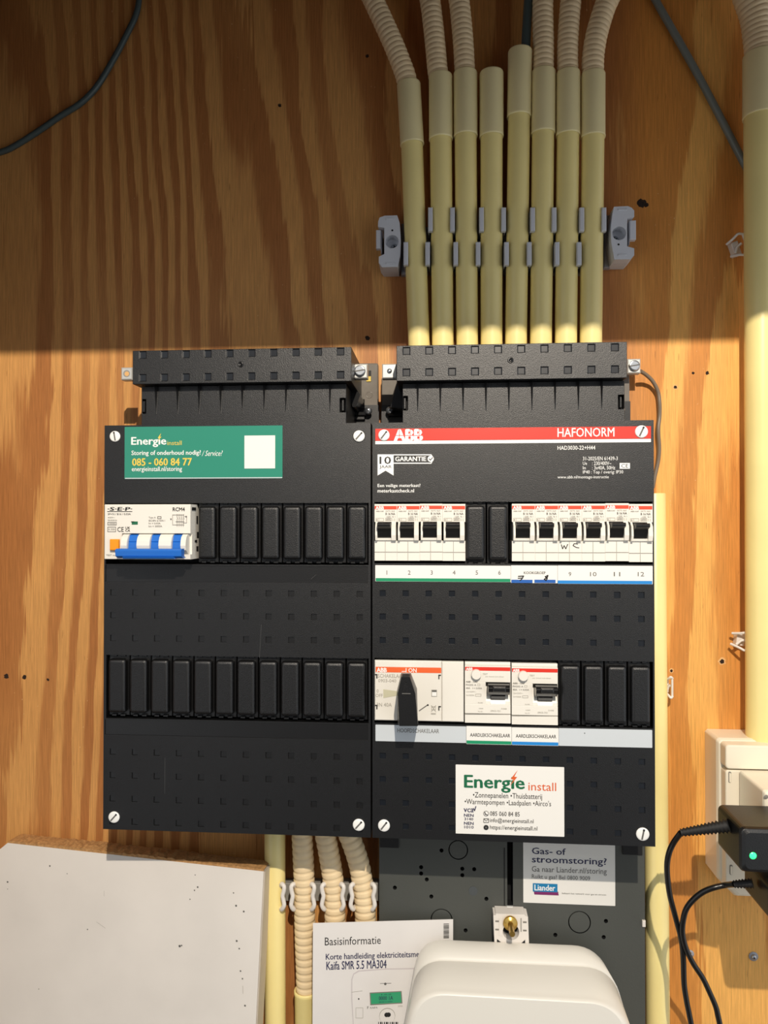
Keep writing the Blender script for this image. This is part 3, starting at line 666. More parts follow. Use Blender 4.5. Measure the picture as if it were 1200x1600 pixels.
# ---------------- earth leakage switches
def make_rcd():
    x0, x1, y0, y1 = 726.3, 797.8, 1034.8, 1130
    u0, v0, u1, v1 = W.rect(x0, y0, x1, y1, hB); Y = lambda y: W.at(762, y, hB)[1]; X = lambda x: W.at(x, 1083, hB)[0]
    root = thing('earth_leakage_switch', 'left earth leakage switch with a round test button, above the green-lined label', 'earth leakage switch', W.pt((u0+u1)/2, v0, .067), 'earth leakage switches')
    m_ = MB(); a, b, c, d = X(759), X(797), Y(1100.6), Y(1066)
    F = lambda ua, ub, va, vb, h, ch=0: m_.box(W, ua, va, ub, vb, .0665, h, 'breaker_white', ch)
    F(u0, u1, d, Y(1040.4), hB); F(u0, u1, Y(1040.4), v1, hB-.0006, .0004); F(u0, a, c, d, hB); F(b, u1, c, d, hB); F(u0, u1, Y(1115.2), c, hB); F(u0, u1, v0, Y(1116.2), hB, 0)
    # sloping cheeks of the toggle well
    t0, t1 = X(766.5), X(789.5)
    for p, q in ((a, t0), (t1, b)):
        stepped(m_, W, p, q, [(d, .0665), (d, .083), (Y(1086), hB-.003), (Y(1096), hB-.0006), (c, hB-.0004), (c, .0665)], 'breaker_white')
    stepped(m_, W, t0, t1, [(Y(1094), .0665), (Y(1094), hB-.001), (Y(1099), hB), (c, hB), (c, .0665)], 'white_print')
    m_.build('body', root, bevel=.0002, seg=1)
    m_ = MB(); stepped(m_, W, t0, t1, [(d, .067), (d, .083), (Y(1094.1), .083), (Y(1094.1), .067)], 'black_deep'); m_.build('toggle_well', root)
    m_ = MB(); stepped(m_, W, t0+.0003, t1-.0003, [(Y(1070), .0835), (Y(1072), hB+.004), (Y(1086), hB+.003), (Y(1093), hB-.001), (Y(1093.5), .0835)], 'black_gloss')
    stepped(m_, W, X(762), X(795), [(Y(1067), hB-.003), (Y(1067), hB+.007), (Y(1071), hB+.0095), (Y(1077), hB+.0085), (Y(1083.5), hB+.004), (Y(1083.5), hB-.003)], 'black_gloss')
    m_.box(W, X(768.5), Y(1075.8), X(789), Y(1068.2), hB+.0075, hB+.0108, 'black_smooth', .0006); m_.build('toggle', root, bevel=.0005)
    m_ = MB(); u, v = W.at(744.2, 1054.6, hB+.003); m_.lathe(W.pt(u, v, hB), W.n, [(.0001, .0039), (.0028, .0037), (.0033, .0034), (.0033, .00001)], 'white_plastic', 24, smooth=False); m_.build('test_button', root)
    lettering(root, W, [('r', (726.8, 1042.3, 797.4, 1048), 'red'), ('t', 'ABB', (728, 1043, 738.5, 1047.3), 'white_print', .06), ('t', 'TEST', (754, 1052, 762, 1054.4), 'ink_faint', .01), ('t', 'per 6mnd indrukken', (758.5, 1056.2, 787, 1058.6), 'ink_faint', 0),
     ('t', 'ABB - HAF', (728, 1064, 746.5, 1066.6), 'ink_soft', .01), ('t', 'FH202 A', (728, 1068.8, 744, 1071.4), 'ink_soft', .01), ('o', (746, 1068.6, 750, 1071.4), .4, 'ink_faint'), ('t', '40A   I = 0,03A', (728, 1074, 753, 1076.8), 'ink_soft', .01),
     ('t', 'Un=230V~', (728.5, 1079.6, 744, 1081.8), 'ink_faint'), ('t', 'Im=500A', (728.5, 1085, 741, 1087.2), 'ink_faint'), ('o', (743, 1084.4, 751.5, 1087.8), .5, 'ink_faint'), 
     ('t', 'EN 61008', (747, 1097, 754, 1098.8), 'ink_faint'), ('t', '10000', (748, 1106, 755, 1107.8), 'ink_faint'), ('t', 'NL 031', (747, 1110.6, 754, 1112.4), 'ink_faint'), ('t', '0903-751', (766.5, 1109.5, 782, 1112), 'ink_faint'), ('t', '31005', (783, 1106.2, 791.5, 1108.4), 'ink_faint'),
     ('l', [(727, 1115.7), (797.2, 1115.7)], .8, 'line_grey')], hB)
    return root
r1 = make_rcd(); dup_tree(r1, Vector((W.at(799.5, 1083, hB)[0]-W.at(726.3, 1083, hB)[0], 0, -.0006)), 'right earth leakage switch with a round test button, above the blue-lined label')

# ---------------- four pole breaker in the left box
hR = .1025
rc = thing('residual_current_breaker', 'wide white four-pole breaker with a blue linked toggle bar and orange test button', 'circuit breaker', W.wp(232, 873, .067))
u0, v0, u1, v1 = W.rect(163.6, 788, 297.5, 874, hR); Y = lambda y: W.at(230, y, hR)[1]; X = lambda x: W.at(x, 850, hR)[0]
m_ = MB(); um = X(190.5)
stepped(m_, W, u0, um, [(v1, .0665), (v1, hR-.0005), (v1-.0005, hR), (v0+.0004, hR), (v0, hR-.0004), (v0, .0665)], 'breaker_white')
stepped(m_, W, um, u1, [(v1, .0665), (v1, hR-.0005), (v1-.0005, hR), (Y(833.5), hR), (Y(834), hR-.004), (Y(866), hR-.004), (Y(866), hR), (v0+.0004, hR), (v0, hR-.0004), (v0, .0665)], 'breaker_white')
segs = [(193.5, 203), (218, 238), (252, 271.5), (286, 294)]
for a, b in segs:
    A, B = X(a), X(b); n = 8
    prof = [(Y(834.2), hR-.0041), (Y(835), hR+.001), (Y(839), hR+.0038), (Y(845), hR+.0054), (Y(852), hR+.0060), (Y(859), hR+.0050), (Y(865.8), hR-.0005), (Y(865.8), hR-.0041)]
    stepped(m_, W, A, B, prof, 'breaker_white')
m_.build('body', rc, bevel=.0002, seg=1)
m_ = MB()   # right side clips seen at the flank
for y, a_, b_, c_ in ((795, -.003, .006, .0012), (812, -.008, -.005, .0030), (836, -.010, -.006, .0022), (846, -.006, -.001, .0009), (858, -.009, -.005, .0018)):
    vv = Y(y); m_.box(Fr(W.pt(u1, vv, .0935), (0, -1, 0), (1, 0, 0)), a_, -c_, b_, c_, .00005, .0004, 'black_deep')
m_.build('flank_slots', rc)
m_ = MB()
for a, b in ((203.4, 217.6), (238.4, 251.6), (271.9, 285.6)):
    stepped(m_, W, X(a), X(b), [(Y(834.5), hR-.0039), (Y(836), hR+.0005), (Y(846), hR+.0028), (Y(846.6), hR+.0020), (Y(847.4), hR+.0028), (Y(856), hR+.0035), (Y(862), hR+.0035), (Y(862), hR-.0039)], 'blue_toggle')
stepped(m_, W, X(191.5), X(292.5), [(Y(856.5), hR+.0066), (Y(856.5), hR+.0115), (Y(859), hR+.0135), (Y(868), hR+.0125), (Y(871), hR+.009), (Y(871), hR+.0025), (Y(868), hR+.0066)], 'blue_toggle')
stepped(m_, W, X(203), X(281), [(Y(868.5), hR+.006), (Y(868.5), hR+.0140), (Y(872), hR+.0125), (Y(872), hR+.006)], 'blue_toggle')
m_.build('toggle_bar', rc, bevel=.0005)
m_ = MB(); m_.pbox(W, 171, 842.5, 185, 860, hR+.0001, hR+.0032, 'orange_button', .0005); m_.build('test_button', rc, bevel=.0003)
its = [('t', '·S·E·P·', (168, 792.5, 207, 798), 'ink', .05, .2), ('l', [(168, 799.3), (206.5, 799.3)], 1, 'ink'), ('t', '3P+N / B16 / 0.03A', (168.5, 801.8, 204.5, 804.8), 'ink', .012),
 ('t', '400V~', (168.5, 807.6, 180, 809.8), 'ink_soft', 0), ('t', '50/60Hz', (168.5, 811.8, 183, 814), 'ink_soft'), ('o', (168.5, 816, 182, 820.3), .8, 'ink_soft'), ('t', '10000', (170, 817, 180.5, 819.4), 'ink_soft'),
 ('o', (168.5, 823.5, 181, 830.8), .8, 'ink_soft'), ('t', 'K 5000', (170, 825.5, 179.8, 828.5), 'ink_soft'), ('t', 'CE', (183.5, 823.5, 193.5, 831), 'ink', .01), ('t', 'UK', (196, 823, 203.5, 826.6), 'ink', .03), ('t', 'CA', (196, 827.2, 203.5, 830.8), 'ink', .03),
 ('r', (206, 814.8, 215.5, 819.6), 'green_dark'), ('r', (205, 814.6, 210, 816), 'ink'),
 ('t', 'Type A', (232.5, 807.4, 243.5, 810.6), 'ink_soft'), ('o', (246.5, 807.2, 252, 810.4), .8, 'ink_soft'), ('t', 'IEC/EN 61009-1', (232.5, 812.2, 258, 814.8), 'ink_soft'), ('t', 'Im = 0.03A', (232.5, 816.4, 251, 819), 'ink_soft'), ('t', 'Icn = 3000A', (232.5, 820.8, 253.5, 823.6), 'ink_soft'),
 ('t', 'RCM4', (270, 792.8, 289, 798.6), 'ink', .025), ('t', 'TEST monthly', (166, 866.2, 190, 869.4), 'ink_soft')]
for k in range(4):
    x = 277+k*3.2; its += [('l', [(x, 803.5), (x, 808)], .6, 'ink_soft'), ('l', [(x, 808), (x+1.5, 811)], .6, 'ink_soft'), ('l', [(x, 811), (x, 822.5)], .6, 'ink_soft')]
its += [('l', [(270, 804.5), (288, 804.5)], .5, 'ink_soft'), ('l', [(270, 804.5), (270, 820)], .5, 'ink_soft'), ('l', [(270, 820), (288, 820)], .5, 'ink_soft'), ('l', [(275, 815), (288, 815)], .6, 'ink_soft'), ('l', [(288, 807), (292, 807), (292, 817), (286, 817)], .5, 'ink_soft'), ('c', (267.5, 811, 1.1), 'ink_soft'), ('c', (291.5, 807, 1.1), 'ink_soft')]
lettering(rc, W, its, hR)

# ================================================================== PIPES
def corrug(m_, P, R, pitch, amp, mt='hose_cream', n=20):
    P = resample(catmull(P, 24), pitch/6)
    prof = [0, .55, 1, 1, .55, 0]
    prof = [-.35, .8, 1, 1, 1, .8]
    m_.tube(P, lambda i: R-amp*(1-prof[i % 6]), mt, n)
OR = ['first', 'second', 'third', 'fourth', 'fifth', 'sixth', 'seventh', 'eighth']
hp = .030
pipes = [  # sleeve top centre, sleeve bottom centre, pipe bottom x, hose path, label
 ((638.5, 131), (644, 227), 655, [(634, 120), (630, 108), (620, 82), (608, 54), (584, 2), (558, -50), (530, -100)], 'cream conduit pipe leftmost of the eight, its ribbed hose bending far left'),
 ((688.5, 119), (688.8, 219), 692, [(684, 112), (681, 80), (678, 50), (672, 2), (662, -50), (652, -100)], 'second cream conduit pipe from the left of the eight, ribbed hose leaning left'),
 ((727, 114), (727.5, 214), 730, [(726, 106), (724, 70), (721, 35), (717, 0), (709, -50), (700, -100)], 'third cream conduit pipe from the left of the eight, with ribbed hose'),
 ((768, 114), (768, 215), 768, None, 'fourth cream conduit pipe of the eight, with an empty sleeve and no hose'),
 ((812.7, 80), (811, 184), 806, None, 'fifth cream conduit pipe, tallest of the eight, a dark cable in its sleeve'),
 ((849, 112), (848.5, 210), 845, [(849, 104), (849, 60), (848, 20), (848, -20), (847, -100)], 'sixth cream conduit pipe of the eight, ribbed hose close behind the dark cable'),
 ((887.5, 114), (887.5, 213), 884, [(887, 106), (887, 70), (889, 35), (892, 0), (897, -50), (902, -100)], 'seventh cream conduit pipe of the eight, with straight ribbed hose'),
 ((926.5, 116), (926.5, 216), 923, [(926, 108), (927, 85), (932, 55), (942, 20), (950, 0), (975, -50), (1000, -95)], 'rightmost of the eight cream conduit pipes, ribbed hose bending right')]
ducttop = W.rect(619.5, 537, 980, 593, .088)[3]
for i, (st, sb, bx, hose, lab) in enumerate(pipes):
    T = W.wp(*st, .026); B = W.wp(*sb, .0245); r_ = .0095; rs = .0103
    E_ = W.wp(bx, 548, .0125); E_ = B + (E_-B)*((1.4+ducttop+.0004-B.z)/(E_.z-B.z))
    root = thing('conduit_pipe', lab, 'pipe', E_, 'eight conduit pipes above the right box')
    m_ = MB(); m_.tube([E_, B+(T-B)*.12], r_, 'pvc_cream', 24); m_.build('pipe', root)
    m_ = MB(); ax = (T-B); L_ = ax.length
    m_.lathe(B, ax, [(0, r_+.0001), (0, rs), (.001, rs+.0002), (.0018, rs), (L_-.001, rs), (L_, rs-.0004), (L_, rs-.0013), (L_-.012, rs-.0014)], 'pvc_sleeve', 28, cap0=False); m_.build('sleeve', root)
    if hose:
        m_ = MB(); pts = [T-ax.normalized()*.006] + [W.wp(x, y, (.026 + .0001*k*k)) for k, (x, y) in enumerate(hose)]
        corrug(m_, pts, 0.0089 if i < 7 else .0094, .0045, .0008); m_.build('ribbed_hose', root)

def loose_tube(name, pts, r, mt, label, cat, n=10, group=None, k=8):
    m_ = MB(); m_.tube(catmull([W.wp(*p) for p in pts], k), r, mt, n); o = m_.build(name); return tag(o, label, cat, group)
loose_tube('cable', [(845, -120, .040), (832, -50, .030), (826, 0, .0245), (823, 45, .0235), (821, 84, .023), (820, 110, .023)], .0040, 'cable_dark', 'dark grey-green cable dropping into the tallest cream sleeve', 'cable')
loose_tube('cable', [(222, -60, .006), (219, -20, .0045), (214, 18, .0035), (200, 50, .0035), (175, 97, .0035), (150, 137, .0035), (125, 162, .0035), (95, 181, .0035), (60, 205, .0035), (25, 227, .0035), (0, 238, .0035), (-60, 252, .0035)], .0027, 'cable_dark', 'thin dark grey cable curving across the upper left corner of the plywood', 'cable')
loose_tube('cable', [(990, -60, .004), (1024, 0, .004), (1092, 120, .004), (1160, 250, .004), (1186, 298, .004)], .0031, 'cable_grey', 'grey cable running diagonally down behind the thick right pipe', 'cable')
loose_tube('earth_wire', [(1001, 580, .018), (1010, 586, .013), (1020, 596, .009), (1028, 612, .006), (1030.5, 630, .006), (1030.5, 650, .005), (1028.5, 672, .006), (1030, 700, .005), (1028, 722, .004), (1023, 745, .004), (1020, 762, .004)], .0017, 'wire_brown', 'thin grey-brown earth wire looping down from the right steel lug', 'wire')

# thick pipe on the right
T = W.wp(1187.5, 86, .020); B = W.wp(1187.5, 184, .020); E_ = W.wp(1191, 1158.5, .020); r_ = .0128
bp_ = thing('conduit_pipe', 'thick cream conduit pipe running down the right edge into the wall socket', 'pipe', E_)
m_ = MB(); m_.tube([E_, B+(T-B)*.1], r_, 'pvc_cream', 28); m_.build('pipe', bp_)
m_ = MB(); ax = T-B; L_ = ax.length; rs = .0136
m_.lathe(B, ax, [(0, r_+.0001), (0, rs), (.001, rs+.0002), (.0018, rs), (L_-.001, rs), (L_, rs-.0004), (L_, rs-.0013), (L_-.012, rs-.0014)], 'pvc_sleeve', 28, cap0=False); m_.build('sleeve', bp_)
m_ = MB(); corrug(m_, [T-ax.normalized()*.005] + [W.wp(*p) for p in ((1187, 78, .020), (1184, 50, .020), (1180, 25, .021), (1171, -2, .022), (1155, -45, .024), (1135, -90, .028))], .0122, .0046, .0009); m_.build('ribbed_hose', bp_)

def vpipe(x0, y0, x1, y1, d, r, label, endcap=True):
    a = W.wp(x0, y0, d); b = W.wp(x1, y1, d); o = thing('conduit_pipe', label, 'pipe', b)
    m_ = MB(); ax = a-b; L_ = ax.length
    m_.lathe(b, ax, [(0, r), (L_-.0006, r), (L_, r-.0004), (L_, r-.0018), (L_-.008, r-.0019)], 'pvc_cream', 26); m_.build('pipe', o); return o
vpipe(1021.5, 771, 1029, 1760, .013, .0098, 'cream conduit pipe beside the right edge of the black box, cut off at its top')
lp = W.at(430, 1290, .02)[0]
vpipe(429.5, 1270, 430.5, 1760, .0205, .0091, 'cream conduit pipe just right of the white chipboard panel')

# ================================================================== GREY CLAMPS OF THE EIGHT PIPES
for i in range(8):
    up = i % 2 == 1; cxs = [651, 690, 729.5, 769.5, 809, 849, 887.5, 926.5][i]
    jy = (324, 361) if up else (378, 414); xl, xr = [(634, 668), (672.5, 707), (712, 747), (752.5, 787), (791.5, 827), (832.5, 866), (870.5, 905), (909.5, 944)][i]
    root = thing('pipe_clamp', 'grey %s clamp gripping the %s of the eight conduit pipes' % ('upper' if up else 'lower', OR[i]), 'clamp', W.wp(cxs, 405, 0), 'grey clamps on the eight pipes')
    hj = .029; m_ = MB()
    ua, ub = W.at(xl-3.5, 380, hj)[0], W.at(xr+3.5, 380, hj)[0]; ya_ = (jy[0]-4, jy[1]+18) 
    v1, v0 = W.at(cxs, 352, .012)[1], W.at(cxs, 424, .012)[1]
    m_.box(W, ua+.0012, v0, ub-.0012, v1, .0004, .0085, 'clamp_dark', .0006); m_.build('base', root)
    for s_, x in ((-1, xl), (1, xr)):
        m_ = MB(); a, b = W.at(x-3.6, 380, hj)[0], W.at(x+3.6, 380, hj)[0]; vt, vb = W.at(x, jy[0], hj)[1], W.at(x, jy[1], hj)[1]
        m_.box(W, a, vb, b, vt, .0250, .0295, 'clamp_grey', .0006)
        aa, bb = (a, a+.0012) if s_ < 0 else (b-.0012, b)
        m_.box(W, aa, vb+.001, bb, vt-.001, .0087, .0249, 'clamp_dark'); m_.build('jaw', root)

def end_block(side):
    L_ = side < 0
    P = ([(620.6, 336.5), (601, 337), (593, 340), (591, 346), (590.6, 354.5), (600.5, 355.8), (600.5, 397), (592, 401), (591.8, 411), (597, 417.5), (621.5, 417), (625.5, 398), (626.3, 378), (624.4, 348)] if L_ else
         [(959.3, 323), (981, 322), (987, 324.5), (991, 329), (991, 339), (980, 341), (980, 385), (991, 388), (991, 399), (985, 405), (960, 405.5), (955, 378), (954.5, 355), (957, 335)])
    hb = .026; root = thing('clamp_end_block', 'grey screwed end block at the %s end of the pipe clamps' % ('left' if L_ else 'right'), 'clamp', W.wp(P[0][0], 420, 0), 'grey end blocks of the clamp row')
    Q = [W.at(x, y, hb) for x, y in P]
    c = W.at(612.5, 377.5, hb) if L_ else W.at(967.5, 364.5, hb)
    hole = circ(c[0]+(0 if L_ else 0), c[1], .0058, 22)
    m_ = MB(); m_.prism(W, Q, .0165, hb, 'clamp_grey', [hole]); m_.build('body', root, bevel=.0004, seg=1)
    m_ = MB(); m_.prism(W, [(a, b) for a, b in Q], .0006, .0163, 'clamp_grey'); m_.build('floor_plate', root)
    sx, sy = (617.5, 385.5) if L_ else (961, 372.5)
    m_ = MB(); u, v = c[0]+(.0018 if L_ else -.0018), c[1]-.0024
    m_.lathe(W.pt(u, v, .0164), W.n, [(0, .0034), (.001, .0034), (.0022, .0024), (.0026, .0002)], 'steel', 20)
    for a in (20, 110):
        t = math.radians(a); m_.box(Fr(W.pt(u, v, .0189), (math.cos(t), 0, math.sin(t)), (0, -1, 0)), -.0019, -.0005, .0019, .0005, 0, .0003, 'ink')
    m_.build('screw', root)
    m_ = MB()
    x0, x1 = (587.5, 595) if L_ else (984, 994)
    y0, y1 = (359, 388) if L_ else (344, 374)
    m_.pbox(W, x0, y0, x1, y1, .018, .0235, 'clamp_grey', .0006)
    xx = (595.2, 596.8) if L_ else (982.2, 983.8)
    m_.pbox(W, xx[0], y0+2, xx[1], y1+8, .0005, .022, 'clamp_dark'); m_.build('outer_jaw', root)
    m_ = MB(); x0 = 600 if L_ else 963
    for y in ((342, 411.5) if L_ else (327.5, 398.5)):
        m_.pbox(W, x0+3, y-2, x0+17, y+1, hb+.00005, hb+.0008, 'clamp_grey', .0003)
    m_.build('raised_bar', root)
    m_ = MB(); u, v = W.at(613, 360, hb) if L_ else W.at(966.5, 382, hb); m_.disc(W, u, v, .0009, hb+.0001, 'board_hole', n=12); m_.build('pin_hole', root)
    # joining plate towards the pipes
    m_ = MB(); x0, x1, ya, yb = (626.8, 634.5, 349, 429) if L_ else (944, 953.5, 336, 418)
    m_.pbox(W, x0, ya, x1, yb, .0005, .0068, 'clamp_dark', .0005, hp=.007); m_.build('joining_plate', root)
    return root
end_block(-1); end_block(1)

# ================================================================== SMALL WHITE CLIPS
def u_clip(name, label, cx, cy, wpx, hpx, d, tilt=0, arms='left', group=None):
    """white pipe clip: back plate with two curled arms"""
    o = thing(name, label, 'clip', W.wp(cx, cy, 0), group)
    c = W.wp(cx, cy, d); t = math.radians(tilt); fr = Fr(c, (math.cos(t), 0, math.sin(t)), (0, -1, 0)); k = .00055; w2, h2 = wpx*k/2, hpx*k/2
    m_ = MB(); m_.box(fr, -w2*.4, -h2*.6, w2*.5, h2*.6, -d+.0006, -.004, 'clip_white', .0004); m_.build('back', o)
    for s_ in (1, -1):
        m_ = MB(); m_.tube(catmull([fr.pt(-w2, h2*.55*s_, -.004), fr.pt(-w2*.3, h2*.75*s_, .001), fr.pt(w2*.3, h2*.95*s_, .003), fr.pt(w2, h2*.8*s_, .002)], 4), .0011, 'clip_white', 8); m_.build('arm', o)
    m_ = MB(); m_.tube([fr.pt(w2*.9, -h2*.8, .002), fr.pt(w2*.9, h2*.8, .002)], .0010, 'clip_white', 8)
    m_.tube([fr.pt(-w2*.55, -h2*.5, -.001), fr.pt(-w2*.1, 0, -.0005), fr.pt(w2*.5, h2*.15, .0005)], .0012, 'clip_white', 8); m_.build('bridge', o)
    return o
u_clip('pipe_clip', 'small white clip high on the left side of the thick right pipe', 1153, 385, 24, 36, .012, 18)
u_clip('pipe_clip', 'small white clip at the middle of the thick right pipe, casting a shadow', 1160, 1001, 28, 30, .012, -8)
u_clip('pipe_clip', 'small white clip on the cream pipe beside the black box', 1045, 1073, 9, 34, .010, 0)

# ================================================================== HOSES BELOW THE LEFT BOX
hz = .022
ha = [(470, 1270), (472, 1306), (474, 1345), (475.5, 1385), (476, 1424), (477, 1470), (478.5, 1510), (479.5, 1552)]
hb_ = [(500, 1270), (508.5, 1306), (515, 1340), (520, 1371), (522.5, 1400), (523.5, 1434), (524, 1480), (525, 1540), (526, 1620)]
hc_ = [(528, 1270), (546, 1306), (559, 1343), (565, 1371), (569, 1397), (571, 1434), (573, 1480), (575, 1540), (577, 1620)]
for path, lab in ((ha, 'ribbed cream hose leftmost below the left box, ending in a sleeve'), (hb_, 'ribbed cream hose in the middle of the three below the left box'), (hc_, 'ribbed cream hose on the right of the three, curving in from the left')):
    root = thing('ribbed_hose', lab, 'hose', W.wp(*path[-1], hz), 'three ribbed hoses below the left box')
    m_ = MB(); corrug(m_, [W.wp(x, y, hz) for x, y in path], .0092, .0062, .0009); m_.build('ribbed_tube', root)
    if path is ha:
        a = W.wp(479, 1545, hz); b = W.wp(482, 1760, hz); ax = a-b; L_ = ax.length
        m_ = MB(); m_.lathe(b, ax, [(0, .0104), (L_-.004, .0104), (L_-.003, .0109), (L_-.001, .0109), (L_, .0104), (L_, .0096), (L_-.01, .0096)], 'pvc_cream', 28); m_.build('sleeve', root)
for k, (xa, xb) in enumerate(((440, 459), (487, 507), (533, 552), (580, 592))):
    lab = ['white hose clip between the plain pipe and the left ribbed hose', 'white hose clip between the left and middle ribbed hoses', 'white hose clip between the middle and right ribbed hoses', 'white hose clip right of the right ribbed hose'][k]
    o = thing('hose_clip', lab, 'clip', W.wp((xa+xb)/2, 1415, 0), 'white clips on the ribbed hoses')
    m_ = MB(); m_.pbox(W, xa-1, 1382, xb+1, 1410, .0005, .010, 'shade_grey', .0005, hp=.012); m_.build('base', o)
    xs_ = (xa+3, xb-3) if k < 3 else (xa+4.5,)
    for s_, x in zip((-1, 1), xs_):
        m_ = MB(); q = [W.wp(x+s_*4*a, y, d) for a, y, d in ((1.3, 1386, .024), (.7, 1381, .029), (-.2, 1385, .031), (-.1, 1392, .031), (.35, 1400, .031), (-.1, 1409, .031), (-.2, 1415, .031), (.7, 1421, .029), (1.3, 1417, .024))]
        m_.tube(catmull(q, 3), .0019, 'clip_white', 8)
        m_.tube([W.wp(x, 1390, .010), W.wp(x, 1390, .030)], .0011, 'clip_white', 6); m_.tube([W.wp(x, 1410, .010), W.wp(x, 1410, .030)], .0011, 'clip_white', 6); m_.build('jaw', o)

# ================================================================== WHITE CHIPBOARD PANEL
fa = W.wp(12, 1316, .0245); fb = W.wp(412, 1360.5, .043); uu = (fb-fa).normalized(); lean = math.radians(3)
nn = Vector((0, -math.cos(lean), math.sin(lean))); nn = (nn - uu*nn.dot(uu)).normalized()
PF = Fr(fa, uu, nn); Wd = (fb-fa).length; th = .018
pn = thing('chipboard_panel', 'white melamine chipboard panel with a torn brown top edge leaning against the plywood', 'panel', PF.pt(Wd/2, -.5, -th))
m_ = MB(); out = [(-.10, -.50), (Wd, -.50), (Wd, -.0006), (0, -.0006), (-.022, -.020), (-.10, -.046)]
m_.prism(PF, out, -th+.0002, 0, 'laminate', side='laminate_edge'); m_.build('board', pn)
lettering(pn, PF, [('c', (x, y, q), 'ink_soft') for x, y, q in ((78, 1353, 1.2), (12, 1378, 1.3), (12, 1389, .6), (105, 1365, .7), (305, 1367, .8), (309, 1386, 1.3), (304, 1391, 1), (297, 1405, .9), (365, 1395, 1), (369, 1415, 1.5), (381, 1424, 1.4), (370, 1470, 1.5), (374, 1482, 1.2), (376, 1517, 1.2), (379, 1529, 1.1), (383, 1571, 1.4), (137, 1452, .9), (281, 1478, 1.8), (284, 1477, 1.1), (61, 1545, .7))] +
          [('l', [(379.5, 1540), (380, 1552)], .5, 'ink_faint'), ('l', [(151, 1440), (165, 1450)], .4, 'ink_faint'), ('l', [(163, 1392), (163, 1400)], .4, 'ink_faint')], 0, name='stain_marks')
random.seed(3); m_ = MB(); n = 90; rows = []
for j, h in enumerate((-th, -th*.66, -th*.33, -.0002)):
    rows.append([PF.pt(Wd*i/n, (.0012+random.random()*.0022*(1 if .2 < i/n < .75 else .45) if 0 < i < n else .0006) * (1 if j in (1, 2) else .7), h) for i in range(n+1)])
base_ = [[PF.pt(Wd*i/n, -.0006, h) for i in range(n+1)] for h in (-th, -.0002)]
V = [p for r in rows for p in r] + base_[0] + base_[1]; F = []
for j in range(3):
    for i in range(n): a = j*(n+1)+i; F.append((a, a+1, a+n+2, a+n+1))
o1 = 4*(n+1); o2 = 5*(n+1)
for i in range(n):
    F.append((o1+i, o1+i+1, i+1, i)); F.append((3*(n+1)+i, 3*(n+1)+i+1, o2+i+1, o2+i))
m_.add(V, F, 'chipboard'); m_.build('torn_edge', pn)
m_ = MB(); m_.box(Fr(PF.pt(Wd, -.25, -th/2), PF.n, PF.u), -th/2+.0004, -.24, th/2-.0004, .249, .0001, .0012, 'laminate_edge'); m_.build('edge_band', pn)

# ================================================================== METER BOARD
hM = .025
mbd = thing('meter_board', 'dark grey plastic meter board with round knockouts below the right black box', 'meter board', W.wp(800, 1600, 0))
u0, v0, u1, v1 = W.rect(592.5, 1295, 1008, 1720, hM); v1 = CB+.012
def at(x, y): return W.at(x, y, hM)
cs = [(716, 1328, 15.2), (690, 1437, 17), (905.5, 1441, 17.2)]
kh = []; 
for x, y, r in cs: kh.append(circ(*at(x, y), r*.00055, 36))
sm = [(689.9, 1328.8), (658, 1355), (658, 1364.8), (666.8, 1374.2), (617, 1387), (674, 1400.8), (722.4, 1357.4), (722.4, 1367.5), (741, 1358.2), (760, 1404.4), (727.5, 1453.7), (946.8, 1439.2), (943.3, 1464.3), (867.7, 1460.8)]
for x, y in sm: kh.append(circ(*at(x, y), 3.2*.00055, 12))
sl = W.rect(792.5, 1300, 801.5, 1417, hM); kh.append([(sl[0], sl[1]), (sl[2], sl[1]), (sl[2], sl[3]), (sl[0], sl[3])])
m_ = MB(); m_.prism(W, rrect(u0, v0, u1, v1, .001, 2), .0125, hM, 'board_grey', kh, side='board_hole'); m_.build('front_panel', mbd)
m_ = MB(); m_.box(W, u0+.0005, v0, u1-.0005, v1-.0005, .0005, .0123, 'board_hole'); m_.build('back_panel', mbd)
for x, y, r in cs:
    c = at(x, y); m_ = MB(); m_.disc(W, c[0], c[1], r*.00055-.0009, hM, 'board_grey', h0=.0127, n=36); m_.build('knockout', mbd)
m_ = MB(); c = at(739.5, 1392); m_.disc(W, c[0], c[1], 7*.00055, hM+.0003, 'board_plug', h0=hM+.00005, n=24); m_.build('plug', mbd)
for a in ((594, 1308, 623, 1325), (973, 1318, 1004, 1336)):
    m_ = MB(); m_.pbox(W, *a, hM+.0001, hM+.0018, 'board_hole', .0004); m_.build('tab', mbd)
m_ = MB(); m_.pbox(W, 792, 1417, 802, 1424.5, hM+.0001, hM+.0025, 'zinc', .0006); m_.build('metal_tab', mbd)
m_ = MB(); m_.pbox(W, 1004, 1439, 1009, 1449, .018, hM+.002, 'clip_white', .0004); m_.build('side_peg', mbd)
m_ = MB(); m_.pbox(W, 787.5, 1325, 789, 1470, hM+.00003, hM+.0004, 'board_hole'); m_.build('panel_joint', mbd)
g = flat('sticker', W, 817.5, 1300, 961, 1412.5, hM, .0004, 'label_white', 'white grid operator sticker about gas and power failures on the grey meter board', 'sticker')
